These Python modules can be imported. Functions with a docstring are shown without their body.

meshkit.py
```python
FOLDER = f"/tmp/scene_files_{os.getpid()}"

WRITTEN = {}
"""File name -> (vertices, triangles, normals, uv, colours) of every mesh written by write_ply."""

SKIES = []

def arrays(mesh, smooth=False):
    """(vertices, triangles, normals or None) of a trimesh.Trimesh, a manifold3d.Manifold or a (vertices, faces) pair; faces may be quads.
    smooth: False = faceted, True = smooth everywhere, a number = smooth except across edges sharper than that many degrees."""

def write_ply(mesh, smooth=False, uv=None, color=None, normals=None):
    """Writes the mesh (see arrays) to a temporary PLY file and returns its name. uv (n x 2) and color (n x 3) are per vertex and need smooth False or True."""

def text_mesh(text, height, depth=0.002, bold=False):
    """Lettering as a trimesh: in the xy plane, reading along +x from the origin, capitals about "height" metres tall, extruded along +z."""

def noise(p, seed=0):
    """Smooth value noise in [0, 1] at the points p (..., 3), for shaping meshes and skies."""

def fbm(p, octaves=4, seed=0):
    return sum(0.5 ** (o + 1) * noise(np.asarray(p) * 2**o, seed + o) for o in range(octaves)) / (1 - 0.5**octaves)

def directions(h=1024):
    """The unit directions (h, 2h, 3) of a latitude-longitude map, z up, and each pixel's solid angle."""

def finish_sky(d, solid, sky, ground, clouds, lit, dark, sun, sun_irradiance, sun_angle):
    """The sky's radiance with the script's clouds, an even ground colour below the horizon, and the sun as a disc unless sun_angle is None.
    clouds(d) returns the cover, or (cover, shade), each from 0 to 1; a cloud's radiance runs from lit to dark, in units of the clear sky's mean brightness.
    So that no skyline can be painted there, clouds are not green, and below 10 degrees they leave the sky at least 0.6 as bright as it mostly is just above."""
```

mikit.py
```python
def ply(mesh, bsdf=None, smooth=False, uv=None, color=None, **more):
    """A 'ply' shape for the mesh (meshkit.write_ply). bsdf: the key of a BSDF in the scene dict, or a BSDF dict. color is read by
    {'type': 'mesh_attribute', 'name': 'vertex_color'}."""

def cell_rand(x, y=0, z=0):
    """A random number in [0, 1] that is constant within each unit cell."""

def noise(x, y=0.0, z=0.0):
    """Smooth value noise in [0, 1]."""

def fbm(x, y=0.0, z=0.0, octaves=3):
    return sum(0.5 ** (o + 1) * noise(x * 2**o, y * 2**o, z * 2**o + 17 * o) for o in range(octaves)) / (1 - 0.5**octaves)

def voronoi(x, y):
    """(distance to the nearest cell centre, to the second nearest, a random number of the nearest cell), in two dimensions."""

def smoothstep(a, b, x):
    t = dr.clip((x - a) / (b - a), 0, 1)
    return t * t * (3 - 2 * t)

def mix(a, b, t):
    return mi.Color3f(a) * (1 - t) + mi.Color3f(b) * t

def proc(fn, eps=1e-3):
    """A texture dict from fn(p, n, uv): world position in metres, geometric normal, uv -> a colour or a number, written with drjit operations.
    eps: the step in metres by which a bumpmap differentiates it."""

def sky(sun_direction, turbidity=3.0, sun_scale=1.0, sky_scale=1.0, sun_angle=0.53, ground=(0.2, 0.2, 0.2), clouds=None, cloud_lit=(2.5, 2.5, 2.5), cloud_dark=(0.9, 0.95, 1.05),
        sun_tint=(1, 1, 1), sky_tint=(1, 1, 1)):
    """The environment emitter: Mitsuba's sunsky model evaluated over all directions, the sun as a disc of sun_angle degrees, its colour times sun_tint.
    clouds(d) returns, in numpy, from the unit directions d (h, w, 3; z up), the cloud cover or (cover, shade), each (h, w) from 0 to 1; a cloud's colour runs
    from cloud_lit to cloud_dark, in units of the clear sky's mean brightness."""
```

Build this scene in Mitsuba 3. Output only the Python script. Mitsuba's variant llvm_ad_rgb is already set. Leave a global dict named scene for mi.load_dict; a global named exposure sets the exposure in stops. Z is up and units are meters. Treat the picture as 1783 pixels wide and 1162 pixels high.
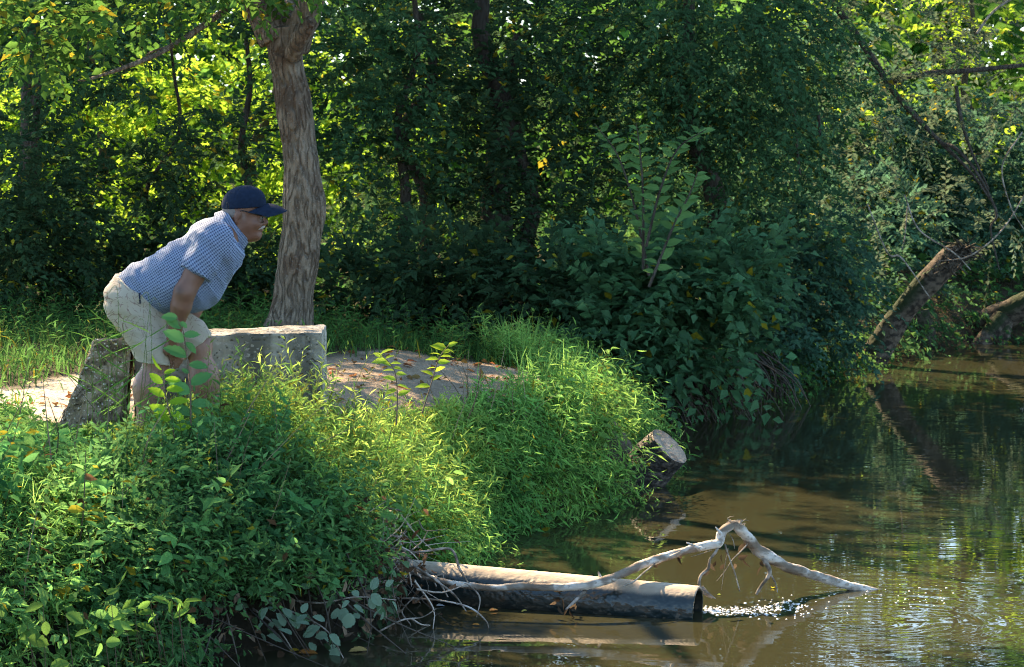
import math, numpy as np, trimesh, mitsuba as mi, drjit as dr, mikit, meshkit
import shapely
from shapely.geometry import Polygon, LineString

# ------------------------------------------------------------------ camera, sky, exposure
T = mi.ScalarTransform4f
F_PX, CX, CY, HORIZON, CAM_H = 4586.0, 891.5, 581.0, 164.0, 2.6
PITCH = math.atan((CY - HORIZON) / F_PX)
FWD = np.array([0, math.cos(PITCH), -math.sin(PITCH)])
UP = np.array([0, math.sin(PITCH), math.cos(PITCH)])
EYE = np.array([0, 0, CAM_H])
scene, labels = {}, {}
scene['camera'] = {'type': 'thinlens', 'fov': 2 * math.degrees(math.atan(CX / F_PX)), 'fov_axis': 'x',
                   'aperture_radius': 0.006, 'focus_distance': 13.6, 'near_clip': 0.1, 'far_clip': 3000.0,
                   'to_world': T().look_at(origin=EYE.tolist(), target=(EYE + FWD).tolist(), up=[0, 0, 1])}
SUN = np.array([-0.42, 0.62, 0.72]); SUN /= np.linalg.norm(SUN)
scene['sky'] = mikit.sky(SUN.tolist(), turbidity=3, sun_tint=(1.04, 0.95, 0.8), sky_tint=(1.05, 1.0, 0.87))
exposure = 4.0


# ------------------------------------------------------------------ helpers
def P(px, py, d):
    """World point seen at photo pixel (px, py), d metres ahead (world y)."""
    r = FWD + np.array([1.0, 0, 0]) * (px - CX) / F_PX + UP * (CY - py) / F_PX
    return EYE + r * d / r[1]


def rng(s):
    return np.random.default_rng(s)


def nrm(v):
    return v / np.maximum(np.linalg.norm(v, axis=-1, keepdims=True), 1e-9)


_count = {}


def numbered(key):
    n = _count.get(key, 0)
    _count[key] = n + 1
    return key if n == 0 else f'{key}_{n:03d}'


def thing(name, label, cat, group=None, kind=None):
    k = numbered(name)
    labels[k] = {'label': label, 'category': cat}
    if group:
        labels[k]['group'] = group
    if kind:
        labels[k]['kind'] = kind
    return k


def part(parent, name, mesh, bsdf, smooth=False, color=None, label=None, stuff=False, uv=None):
    k = numbered(parent + '__' + name)
    scene[k] = mikit.ply(mesh, bsdf, smooth, color=color, uv=uv)
    if label:
        labels[k] = {'label': label}
    if stuff:
        labels.setdefault(k, {})['kind'] = 'stuff'
    return k


def single(key, mesh, bsdf, smooth=False, color=None):
    scene[key] = mikit.ply(mesh, bsdf, smooth, color=color)
    return key


def struct(name, mesh, bsdf, smooth=False, color=None, kind='structure', label=None):
    scene[name] = mikit.ply(mesh, bsdf, smooth, color=color)
    labels[name] = {'kind': kind}
    if label:
        labels[name].update(label=label[0], category=label[1])
    return name


class Bag:
    """Collects (vertices, faces, vertex colours)."""

    def __init__(s):
        s.v, s.f, s.c, s.n = [], [], [], 0

    def add(s, m, color=None):
        v, f = np.asarray(m[0], float), np.asarray(m[1], int)
        c = m[2] if len(m) > 2 else np.tile(np.asarray(color, float), (len(v), 1))
        s.v.append(v); s.f.append(f + s.n); s.c.append(c); s.n += len(v)
        return s

    def get(s):
        return (np.vstack(s.v), np.vstack(s.f)), np.vstack(s.c)


def spline(pts, n):
    """Catmull-Rom through pts (any columns), n samples."""
    p = np.asarray(pts, float)
    if len(p) == 2:
        t = np.linspace(0, 1, n)[:, None]
        return p[0] * (1 - t) + p[1] * t
    q = np.vstack([2 * p[0] - p[1], p, 2 * p[-1] - p[-2]])
    u = np.linspace(0, len(p) - 1 - 1e-9, n)
    i = u.astype(int); t = (u - i)[:, None]
    a, b, c, d = q[i], q[i + 1], q[i + 2], q[i + 3]
    return 0.5 * (2 * b + (c - a) * t + (2 * a - 5 * b + 4 * c - d) * t**2 + (3 * b - a - 3 * c + d) * t**3)


def tube(pts, rad, sides=8, n=None, rough=0.0, freq=8.0, seed=0, caps=True, squash=None):
    """Swept tube through pts with radii; rough = relative fbm relief. Returns (v, f)."""
    pr = np.hstack([np.asarray(pts, float), np.broadcast_to(np.asarray(rad, float).reshape(-1, 1), (len(pts), 1))])
    if n:
        pr = spline(pr, n)
    p, r = pr[:, :3], pr[:, 3]
    t = nrm(np.gradient(p, axis=0))
    a = np.cross(t[0], [0, 1, 0.13]); a /= np.linalg.norm(a)
    A = np.empty_like(p)
    for i in range(len(p)):
        a = a - t[i] * (a @ t[i]); a /= np.linalg.norm(a); A[i] = a
    B = np.cross(t, A)
    ang = np.arange(sides) * 2 * np.pi / sides
    d = np.cos(ang)[None, :, None] * A[:, None] + np.sin(ang)[None, :, None] * B[:, None]
    v = p[:, None] + r[:, None, None] * d
    if rough:
        k = meshkit.fbm(v * freq, 3, seed) - 0.5
        v = v + d * (k * 2 * rough * r[:, None])[..., None]
    m = len(p)
    i, j = np.meshgrid(np.arange(m - 1), np.arange(sides), indexing='ij')
    q = np.stack([i * sides + j, i * sides + (j + 1) % sides, (i + 1) * sides + (j + 1) % sides, (i + 1) * sides + j], -1).reshape(-1, 4)
    f = np.vstack([q[:, [0, 1, 2]], q[:, [0, 2, 3]]])
    v = v.reshape(-1, 3)
    if caps:
        c0, c1 = len(v), len(v) + 1
        v = np.vstack([v, p[:1], p[-1:]])
        j = np.arange(sides)
        f = np.vstack([f, np.stack([j * 0 + c0, (j + 1) % sides, j], 1), np.stack([j * 0 + c1, (m - 1) * sides + j, (m - 1) * sides + (j + 1) % sides], 1)])
    return v, f


# leaf templates: (along, across, lift), triangles
def leaf_template(stations, fold=0.16, droop=0.12):
    """stations: [(t, half width)], with pointed ends. Midrib folded, tip drooping."""
    v = [(0, 0, 0)]
    for t, w in stations:
        z = -droop * t * t
        v += [(t, w, z + fold * w), (t, 0, z), (t, -w, z + fold * w)]
    v.append((1, 0, -droop))
    f = [(0, 2, 1), (0, 3, 2)]
    for k in range(len(stations) - 1):
        a = 1 + 3 * k; b = a + 3
        f += [(a, a + 1, b + 1), (a, b + 1, b), (a + 1, a + 2, b + 2), (a + 1, b + 2, b + 1)]
    a = 1 + 3 * (len(stations) - 1); e = len(v) - 1
    f += [(a, a + 1, e), (a + 1, a + 2, e)]
    return np.array(v, float), np.array(f)


OVATE = leaf_template([(0.42, 0.5)], 0.35, 0.15)                      # 4 triangles
KITE = (np.array([(0, 0, 0), (0.42, 0.5, 0.2), (1, 0, -0.1), (0.42, -0.5, 0.2)], float), np.array([(0, 2, 1), (0, 3, 2)]))   # 2, folded on the midrib
OVATE2 = leaf_template([(0.25, 0.42), (0.6, 0.42)], 0.3, 0.25)         # 8
LANCE = leaf_template([(0.35, 0.5)], 0.3, 0.35)
LANCE2 = leaf_template([(0.2, 0.4), (0.6, 0.42)], 0.3, 0.6)


def leaves(tmpl, pos, d, n, L, W, col):
    """One leaf per row: base pos, tip direction d, normal hint n, length L, full width W (absolute), colour rows."""
    tv, tf = tmpl
    d = nrm(d); s = nrm(np.cross(n, d)); n = np.cross(d, s)
    L, W = np.broadcast_to(L, len(pos)), np.broadcast_to(W, len(pos))
    v = (pos[:, None] + (tv[None, :, 0] * L[:, None])[..., None] * d[:, None] + (tv[None, :, 1] * W[:, None])[..., None] * s[:, None]
         + (tv[None, :, 2] * W[:, None] * (L / np.maximum(W, 1e-6))[:, None] ** 0.5)[..., None] * n[:, None])
    N = len(pos)
    f = tf[None] + (np.arange(N) * len(tv))[:, None, None]
    return v.reshape(-1, 3), f.reshape(-1, 3), np.repeat(col, len(tv), axis=0)


def tint(r, N, base, var=0.25, yellow=0.03, dead=0.0):
    """Leaf colours round base; a few yellowed or brown."""
    base = np.asarray(base)
    c = (base if base.ndim == 2 else base[None]) * (1 + var * (r.random((N, 1)) - 0.5) * 2) * (1 + 0.12 * (r.random((N, 3)) - 0.5))
    y = r.random(N)
    c[y < yellow] = np.array([0.34, 0.30, 0.03]) * (0.5 + 0.5 * r.random((int((y < yellow).sum()), 1)))
    c[y > 1 - dead] = np.array([0.16, 0.085, 0.04]) * (0.5 + 0.8 * r.random((int((y > 1 - dead).sum()), 1)))
    return c


STEM = np.array([0.07, 0.07, 0.03])


def shoots(r, B, D, L, K, leaf, width, base, tmpl=OVATE, droop=0.15, mode='flat', elev=0.3, t0=0.12, twig=0.002, stem=STEM, var=0.25, yellow=0.02, dead=0.0, taper=0.35, jit=0.35, up=(0, 0, 1)):
    """Leafy shoots, all at once: from B along D (rows), length L (rows), K leaves each.
    mode 'flat': leaves in two rows in one plane, faces up (tree sprays); 'spiral': round the stem (upright herbs)."""
    N = len(B); D = nrm(D); L = np.broadcast_to(L, N) * (low_here(B) if mode == 'spiral' else 1)
    side = nrm(np.cross(D, np.array(up) + 0.25 * r.normal(size=(N, 3))))
    nor = np.cross(side, D)
    phi0 = r.random(N) * 2 * np.pi
    bend = np.array([0, 0, -1.0]) * droop + 0.12 * r.normal(size=(N, 3))
    at = lambda t: B[:, None] + L[:, None, None] * (t[None, :, None] * D[:, None] + (t**2)[None, :, None] * bend[:, None])
    tk = np.linspace(t0, 1, K)
    pos = at(tk)
    tan = nrm(D[:, None] + 2 * tk[None, :, None] * bend[:, None])
    k = np.arange(K)
    if mode == 'flat':
        s = np.where(k % 2 == 0, 1, -1)[None, :, None]
        d = tan * 0.65 + side[:, None] * s * np.where(k == K - 1, 0.1, 0.85)[None, :, None] + jit * r.normal(size=pos.shape) * 0.6
        n = nor[:, None] + jit * r.normal(size=pos.shape)
    else:
        ph = phi0[:, None] + k[None] * (2.4 if mode == 'spiral' else np.pi) + 0.4 * r.normal(size=(N, K))
        rad = np.cos(ph)[..., None] * side[:, None] + np.sin(ph)[..., None] * nor[:, None]
        d = rad * math.cos(elev) + tan * (math.sin(elev) + 0.6 * (k == K - 1))[None, :, None] + jit * 0.5 * r.normal(size=pos.shape)
        n = tan + jit * r.normal(size=pos.shape)
    size = (1 - taper * np.abs(tk - 0.45) * 1.5)[None] * ((0.75 + 0.5 * r.random((N, K))) if mode == 'flat' else (0.6 + 0.6 * r.random((N, K))) * (0.7 + 0.75 * r.random((N, 1)) ** 2))
    pt = meshkit.fbm(B * [1.6, 1.6, 1.6], 2, 21)[:, None] - 0.5
    base = np.asarray(base) * (1 + pt * [1.3, 0.8, 0.6]) if mode == 'spiral' else np.tile(base, (N, 1))
    base = np.repeat(base, K, 0)
    c = tint(r, N * K, base, var, yellow, dead) * (1 + 0.18 * np.repeat(r.normal(size=(N, 1)), K, 0))
    m = leaves(tmpl, pos.reshape(-1, 3), d.reshape(-1, 3), n.reshape(-1, 3), (leaf * size).ravel(), (leaf * width * size).ravel(), np.clip(c, 0.004, 0.6))
    b = Bag().add(m)
    if twig:
        ts = np.array([0, 0.35, 0.7, 1.0])
        p = at(ts)
        w = twig * np.array([1, 0.8, 0.55, 0.25])
        ang = np.arange(3) * 2 * np.pi / 3
        ring = np.cos(ang)[None, None, :, None] * side[:, None, None] + np.sin(ang)[None, None, :, None] * nor[:, None, None]
        v = (p[:, :, None] + w[None, :, None, None] * ring).reshape(-1, 3)
        q = np.array([[i * 3 + j, i * 3 + (j + 1) % 3, (i + 1) * 3 + (j + 1) % 3, (i + 1) * 3 + j] for i in range(3) for j in range(3)])
        q = np.vstack([q[:, [0, 1, 2]], q[:, [0, 2, 3]]])
        f = (q[None] + (np.arange(N) * 12)[:, None, None]).reshape(-1, 3)
        b.add((v, f), stem)
    (v, f), c = b.get()
    return v, f, c


def blades(r, B, H, W, lean, base, var=0.3, curl=0.5):
    """Grass blades: rows of bases, lengths, widths."""
    N = len(B)
    H = H * low_here(B)
    ph = r.random(N) * 2 * np.pi
    o = np.stack([np.cos(ph), np.sin(ph), 0 * ph], 1)
    s = np.stack([-np.sin(ph), np.cos(ph), 0 * ph], 1)
    le = lean * (0.3 + r.random(N)); cu = curl * r.random(N)
    t = np.array([0, 0.35, 0.7, 1.0]); w = np.array([0.7, 1.0, 0.7, 0.0])
    z = t[None] - cu[:, None] * 0.75 * t[None] ** 3
    x = le[:, None] * t[None] + cu[:, None] * t[None] ** 2
    c = B[:, None] + H[:, None, None] * (x[..., None] * o[:, None] + z[..., None] * np.array([0, 0, 1.0]))
    off = (w[None] * W[:, None] / 2)[..., None] * s[:, None]
    v = np.concatenate([(c + off)[:, :, None], (c - off)[:, :, None]], 2)[:, :, :, :].reshape(N, 8, 3)[:, :7]
    f1 = np.array([[0, 1, 3], [0, 3, 2], [2, 3, 5], [2, 5, 4], [4, 5, 6]])
    f = (f1[None] + (np.arange(N) * 7)[:, None, None]).reshape(-1, 3)
    return v.reshape(-1, 3), f, np.repeat(tint(r, N, base, var, 0.03, 0.01), 7, 0)


def ball(r, n):
    return nrm(r.normal(size=(n, 3)))


def crown(r, blobs, n, L=0.35, K=13, leaf=0.085, width=0.55, base=(0.06, 0.13, 0.025), tmpl=KITE, shell=0.45, droop=0.25, holes=0.0, hole_freq=1.6, **kw):
    """Sprays filling ellipsoids [(centre, radii)]; holes drops sprays where low noise runs, so that gaps open."""
    vol = np.array([np.prod(b[1]) for b in blobs]); pick = r.choice(len(blobs), n, p=vol / vol.sum())
    C = np.array([b[0] for b in blobs])[pick]; R = np.array([b[1] for b in blobs])[pick]
    u = ball(r, n)
    B = C + R * u * (r.random(n) ** shell)[:, None]
    if holes:
        keep = meshkit.fbm(B * hole_freq, 2, 5) > holes
        B, u = B[keep], u[keep]
    D = u * [1, 1, 0.55] + 0.55 * r.normal(size=u.shape) + [0, 0, 0.12]
    return shoots(r, B, D, L * (0.6 + 0.8 * r.random(len(B))), K, leaf, width, base, tmpl, droop, **kw)


# ------------------------------------------------------------------ materials
def bsdf(name, d):
    scene[name] = d


VC = {'type': 'mesh_attribute', 'name': 'vertex_color'}
bsdf('leaf', {'type': 'principledthin', 'base_color': VC, 'roughness': 0.42, 'diff_trans': 1.05, 'eta': 1.45, 'spec_trans': 0.0})
bsdf('leaf_glow', {'type': 'principledthin', 'base_color': VC, 'roughness': 0.42, 'diff_trans': 1.4, 'eta': 1.45, 'spec_trans': 0.0})
bsdf('leaf_dull', {'type': 'principledthin', 'base_color': VC, 'roughness': 0.65, 'diff_trans': 0.9, 'eta': 1.4, 'spec_trans': 0.0})
bsdf('vertex_matte', {'type': 'twosided', 'bsdf': {'type': 'principled', 'base_color': VC, 'roughness': 0.8, 'specular': 0.3}})


def bumped(base, height, scale, eps=0.004):
    return {'type': 'twosided', 'bsdf': {'type': 'bumpmap', 'arbitrary': mikit.proc(height, eps), 'scale': scale, 'nested': base}}


# ------------------------------------------------------------------ terrain
SHORE = np.array([(-40, 8.6), (-6, 10.0), (-2.7, 10.75), (-1.95, 11.4), (-1.31, 12.0), (-0.72, 12.4), (-0.58, 13.0), (-0.5, 14.0), (-0.32, 15.0), (0.03, 15.7), (0.39, 16.3), (0.78, 17.0),
                  (0.95, 17.6), (0.9, 18.3), (0.78, 19.2), (0.88, 20.5), (1.25, 21.15), (1.7, 21.4), (2.32, 22.5), (2.95, 24.2), (3.36, 25.1), (4.4, 26.9), (5.4, 28), (8, 29.2), (14, 30.5), (60, 33)], float)
LAND = Polygon(list(map(tuple, SHORE)) + [(60, 2000), (-2000, 2000), (-2000, 8)])
shapely.prepare(LAND)
PATH = LineString([(-9, 14.6), (-2.7, 15.3), (-0.9, 16.9), (0.1, 17.9)])


def shore_dist(x, y):
    a, b = SHORE[:-1], SHORE[1:]
    best = np.full(x.shape, 1e9)
    for p, q in zip(a, b):
        e = q - p
        t = np.clip(((x - p[0]) * e[0] + (y - p[1]) * e[1]) / (e @ e), 0, 1)
        best = np.minimum(best, np.hypot(x - p[0] - t * e[0], y - p[1] - t * e[1]))
    return np.where(shapely.contains_xy(LAND, x, y), best, -best)


def ground_z(x, y):
    x, y = np.asarray(x, float), np.asarray(y, float)
    s = shore_dist(x, y)
    top = 0.82 - 0.10 * np.clip((x + 0.9) / 1.4, 0, 1) * np.clip((20.5 - y) / 2, 0, 1)
    w = 0.42 - 0.14 * np.clip((x + 0.6) / 0.6, 0, 1) + 0.6 * np.clip((y - 18) / 3, 0, 1)
    land = -0.05 + (top + 0.05) * (1 - np.exp(-np.maximum(s, 0) / w)) + 0.004 * np.clip(s - 4, 0, 60)
    near = np.clip((6.9 - y) * 0.8, -0.6, 1.0)          # the viewer's own bank
    bed = np.maximum(-0.05 + np.maximum(s, -1.2) * 0.45, near)
    z = np.where(s > 0, land, bed)
    z = z + 0.07 * (meshkit.fbm(np.stack([x * 1.3, y * 1.3, 0 * x], -1), 3) - 0.5) * np.clip(s * 2, 0, 1) * np.clip(top, 0, 1)
    return z + 0.03 * (meshkit.fbm(np.stack([x * 7, y * 7, 0 * x], -1), 2, 3) - 0.5) * np.clip(s * 3, 0, 1)


gx = np.concatenate([-np.geomspace(1500, 6, 40), np.arange(-5.9, 6.5, 0.075), np.geomspace(6.6, 1500, 40)])
gy = np.concatenate([-np.geomspace(600, 2, 20), np.arange(-1, 10, 0.4), np.arange(10.2, 24, 0.075), np.arange(24.2, 34, 0.2), np.geomspace(35, 2500, 50)])
GX, GY = np.meshgrid(gx, gy, indexing='ij')
GZ = ground_z(GX.ravel(), GY.ravel())
n0, n1 = GX.shape
ii, jj = np.meshgrid(np.arange(n0 - 1), np.arange(n1 - 1), indexing='ij')
quads = np.stack([ii * n1 + jj, (ii + 1) * n1 + jj, (ii + 1) * n1 + jj + 1, ii * n1 + jj + 1], -1).reshape(-1, 4)
GV = np.stack([GX.ravel(), GY.ravel(), GZ], 1)


def path_mask(x, y):
    d = shapely.distance(PATH, shapely.points(x, y))
    k = meshkit.fbm(np.stack([x * 2.2, y * 2.2, 0 * x], -1), 3, 8) - 0.5
    return np.clip((1.05 - d + 1.1 * k) / 0.35, 0, 1)


pm = path_mask(GV[:, 0], GV[:, 1])[:, None]
sand = np.clip((-2.0 - GV[:, :1]) / 0.5, 0, 1)        # the trodden sandy patch at the left
gcol = np.array([0.045, 0.038, 0.024]) * (1 - pm) + (np.array([0.205, 0.158, 0.112]) * (1 - sand) + np.array([0.40, 0.34, 0.26]) * sand) * pm
sd = shore_dist(GV[:, 0], GV[:, 1])
gcol = np.where((sd < 0.0)[:, None], [0.06, 0.045, 0.025], gcol)
wet = np.clip(1 - sd / 0.35, 0, 1)[:, None] * (sd > 0)[:, None]
gcol = gcol * (1 - 0.7 * wet)
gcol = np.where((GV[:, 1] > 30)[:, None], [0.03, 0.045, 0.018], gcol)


bsdf('soil', bumped({'type': 'principled', 'base_color': VC, 'roughness': 0.95, 'specular': 0.1},
                    lambda p, n, uv: mikit.fbm(p.x * 14, p.y * 14, p.z * 14, 4) + 0.5 * mikit.noise(p.x * 70, p.y * 70, p.z * 70), 0.03))
gcol = np.clip(gcol * (0.6 + 0.8 * meshkit.fbm(GV * [9, 9, 9], 4, 2))[:, None], 0, 1)
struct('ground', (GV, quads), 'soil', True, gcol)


# ------------------------------------------------------------------ water
def waves(p, n, uv):
    # ripples spreading from the pipe mouth, and slack wind ripples lying across the view
    dx, dy = p.x - 1.75, p.y - 12.85
    r = dr.sqrt(dx * dx * 0.55 + dy * dy) + 1e-3
    k = mikit.noise(p.x * 1.4, p.y * 1.4, 0)
    ring = dr.sin(r * 58 + 5 * k) * dr.exp(-r * 1.5) * (0.0001 + 0.0004 * mikit.noise(p.x * 2.5, p.y * 2.5, 4))
    a = (mikit.fbm(p.x * 1.7, p.y * 6.5, 2.3, 3) - 0.5) * 0.0010
    b = (mikit.noise(p.x * 6 + 3, p.y * 22, 5) - 0.5) * 0.0003
    return ring + a + b


bsdf('water_surface', {'type': 'bumpmap', 'arbitrary': mikit.proc(waves, 0.006), 'scale': 1.0,
               'nested': {'type': 'plastic', 'int_ior': 1.33, 'diffuse_reflectance': {'type': 'rgb', 'value': [0.046, 0.045, 0.023]}, 'nonlinear': True}})
wx = np.array([-60, -3, 0, 3, 7, 70.0]); wy = np.array([4.0, 10, 14, 18, 24, 30, 45])
WX, WY = np.meshgrid(wx, wy, indexing='ij')
ii, jj = np.meshgrid(np.arange(len(wx) - 1), np.arange(len(wy) - 1), indexing='ij')
m1 = len(wy)
struct('water', (np.stack([WX.ravel(), WY.ravel(), 0 * WX.ravel()], 1), np.stack([ii * m1 + jj, (ii + 1) * m1 + jj, (ii + 1) * m1 + jj + 1, ii * m1 + jj + 1], -1).reshape(-1, 4)), 'water_surface')

# ------------------------------------------------------------------ trunk bark
def bark_h(p, n, uv):
    a = mikit.fbm(p.x * 42, p.y * 42, p.z * 7, 4)
    k = 1 - dr.abs(2 * mikit.noise(p.x * 38 + 2 * mikit.noise(p.x * 9, p.y * 9, p.z * 9), p.y * 46, p.z * 5) - 1)
    return a + 0.35 * mikit.noise(p.x * 130, p.y * 130, p.z * 40) - 0.7 * mikit.smoothstep(0.78, 0.95, k)


def bark_c(p, n, uv):
    a = mikit.fbm(p.x * 55, p.y * 55, p.z * 13, 4)
    b = mikit.fbm(p.x * 6 + 9, p.y * 6, p.z * 3.5, 3)
    g = mikit.fbm(p.x * 75, p.y * 75, p.z * 75, 2)
    k = 1 - dr.abs(2 * mikit.noise(p.x * 38 + 2 * mikit.noise(p.x * 9, p.y * 9, p.z * 9), p.y * 46, p.z * 5) - 1)
    c = mikit.mix([0.105, 0.081, 0.059], [0.185, 0.148, 0.11], mikit.smoothstep(0.3, 0.65, a))
    c = mikit.mix(c, [0.09, 0.06, 0.041], mikit.smoothstep(0.52, 0.66, b) * 0.8)
    c = mikit.mix(c, [0.035, 0.027, 0.02], mikit.smoothstep(0.82, 0.97, k) * 0.5)
    return mikit.mix(c, [0.25, 0.225, 0.19], mikit.smoothstep(0.6, 0.8, g) * 0.3)


bsdf('bark', bumped({'type': 'principled', 'base_color': mikit.proc(bark_c), 'roughness': 0.9, 'specular': 0.2}, bark_h, 0.03))


def mossy_c(p, n, uv):
    a = mikit.fbm(p.x * 26, p.y * 26, p.z * 26, 4)
    b = mikit.fbm(p.x * 3 + 4, p.y * 3, p.z * 3, 3)
    c = mikit.mix([0.022, 0.018, 0.014], [0.10, 0.08, 0.06], mikit.smoothstep(0.3, 0.7, a))
    return mikit.mix(c, [0.018, 0.028, 0.011], mikit.smoothstep(0.45, 0.6, b) * mikit.smoothstep(-0.3, 0.5, n.z + 0.4 * n.x * -1))


bsdf('mossy_bark', bumped({'type': 'principled', 'base_color': mikit.proc(mossy_c), 'roughness': 0.9, 'specular': 0.2}, lambda p, n, uv: mikit.fbm(p.x * 26, p.y * 26, p.z * 14, 4), 0.02))

# ------------------------------------------------------------------ the big tree behind the man
TD = 18.5
big = thing('tree', 'tall forked tree with thick grey brown trunk beside the cap of the bent man', 'tree')
cl = [(499, 640, 62), (500, 600, 54), (506, 560, 43), (511, 520, 38), (516, 480, 37), (521, 440, 37.5), (525, 400, 38.5), (527, 370, 39), (527, 340, 37), (525, 300, 34), (521, 250, 33), (514, 200, 33), (508, 160, 32), (500, 110, 30), (496, 70, 35), (494, 48, 38)]
pts = np.array([P(a, b, TD) for a, b, _ in cl])
pts[:, 1] = TD
v, f = tube(pts, np.array([c[2] for c in cl]) * TD / F_PX * 0.93, 96, 320, 0.09, 5.0, 3)
k = meshkit.fbm(v * [16, 16, 3.5], 3, 7) - 0.5
ax = np.array([P(521, 300, TD)[0], TD])
v[:, :2] += nrm(v[:, :2] - ax) * (k * 0.028)[:, None]
for (a, b, dep, rr, amt) in [(556, 355, -0.1, 0.14, 0.035), (552, 250, -0.12, 0.09, -0.03), (490, 95, -0.15, 0.12, 0.03), (548, 270, -0.1, 0.07, 0.03)]:
    c = P(a, b, TD + dep); w = np.exp(-(np.linalg.norm(v - c, axis=1) / rr) ** 2)
    v[:, :2] += nrm(v[:, :2] - ax) * (w * amt)[:, None]
part(big, 'trunk', (v, f), 'bark', True)


def limb(key, name, pxs, rad, bs='bark', n=60, sides=20, rough=0.18, seed=1):
    """A limb through photo pixels with depths (px, py, d)."""
    return part(key, name, tube([P(*p) for p in pxs], rad, sides, n, rough, 16.0 if 'stem' in name else 9.0, seed), bs, True)


limb(big, 'limb', [(482, 70, 18.5), (466, 38, 18.5), (448, 0, 18.45), (432, -60, 18.3), (400, -180, 17.9), (330, -380, 17.2), (250, -600, 16.4)], [0.13, 0.125, 0.105, 0.1, 0.09, 0.07, 0.03])
limb(big, 'limb', [(508, 75, 18.5), (525, 45, 18.45), (543, 5, 18.4), (562, -60, 18.3), (600, -200, 18.5), (640, -420, 18.8), (650, -700, 19)], [0.13, 0.115, 0.085, 0.085, 0.08, 0.06, 0.03], seed=2)
limb(big, 'limb', [(505, 70, 18.6), (500, 20, 18.8), (505, -60, 19.2), (490, -250, 19.8), (480, -500, 20.2), (470, -800, 20.4)], [0.12, 0.1, 0.1, 0.09, 0.07, 0.03], seed=3)
limb(big, 'branch_stub', [(508, 100, 18.36), (520, 70, 18.25), (536, 42, 18.18), (540, 34, 18.15)], [0.06, 0.058, 0.05, 0.03], n=24, seed=5)
limb(big, 'branch', [(455, -60, 18.3), (400, 10, 17.9), (300, 80, 17.6), (232, 112, 17.4), (155, 138, 17.2), (130, 139, 17.1)], [0.03, 0.024, 0.019, 0.015, 0.009, 0.004], n=50, sides=7, seed=6)
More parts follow.
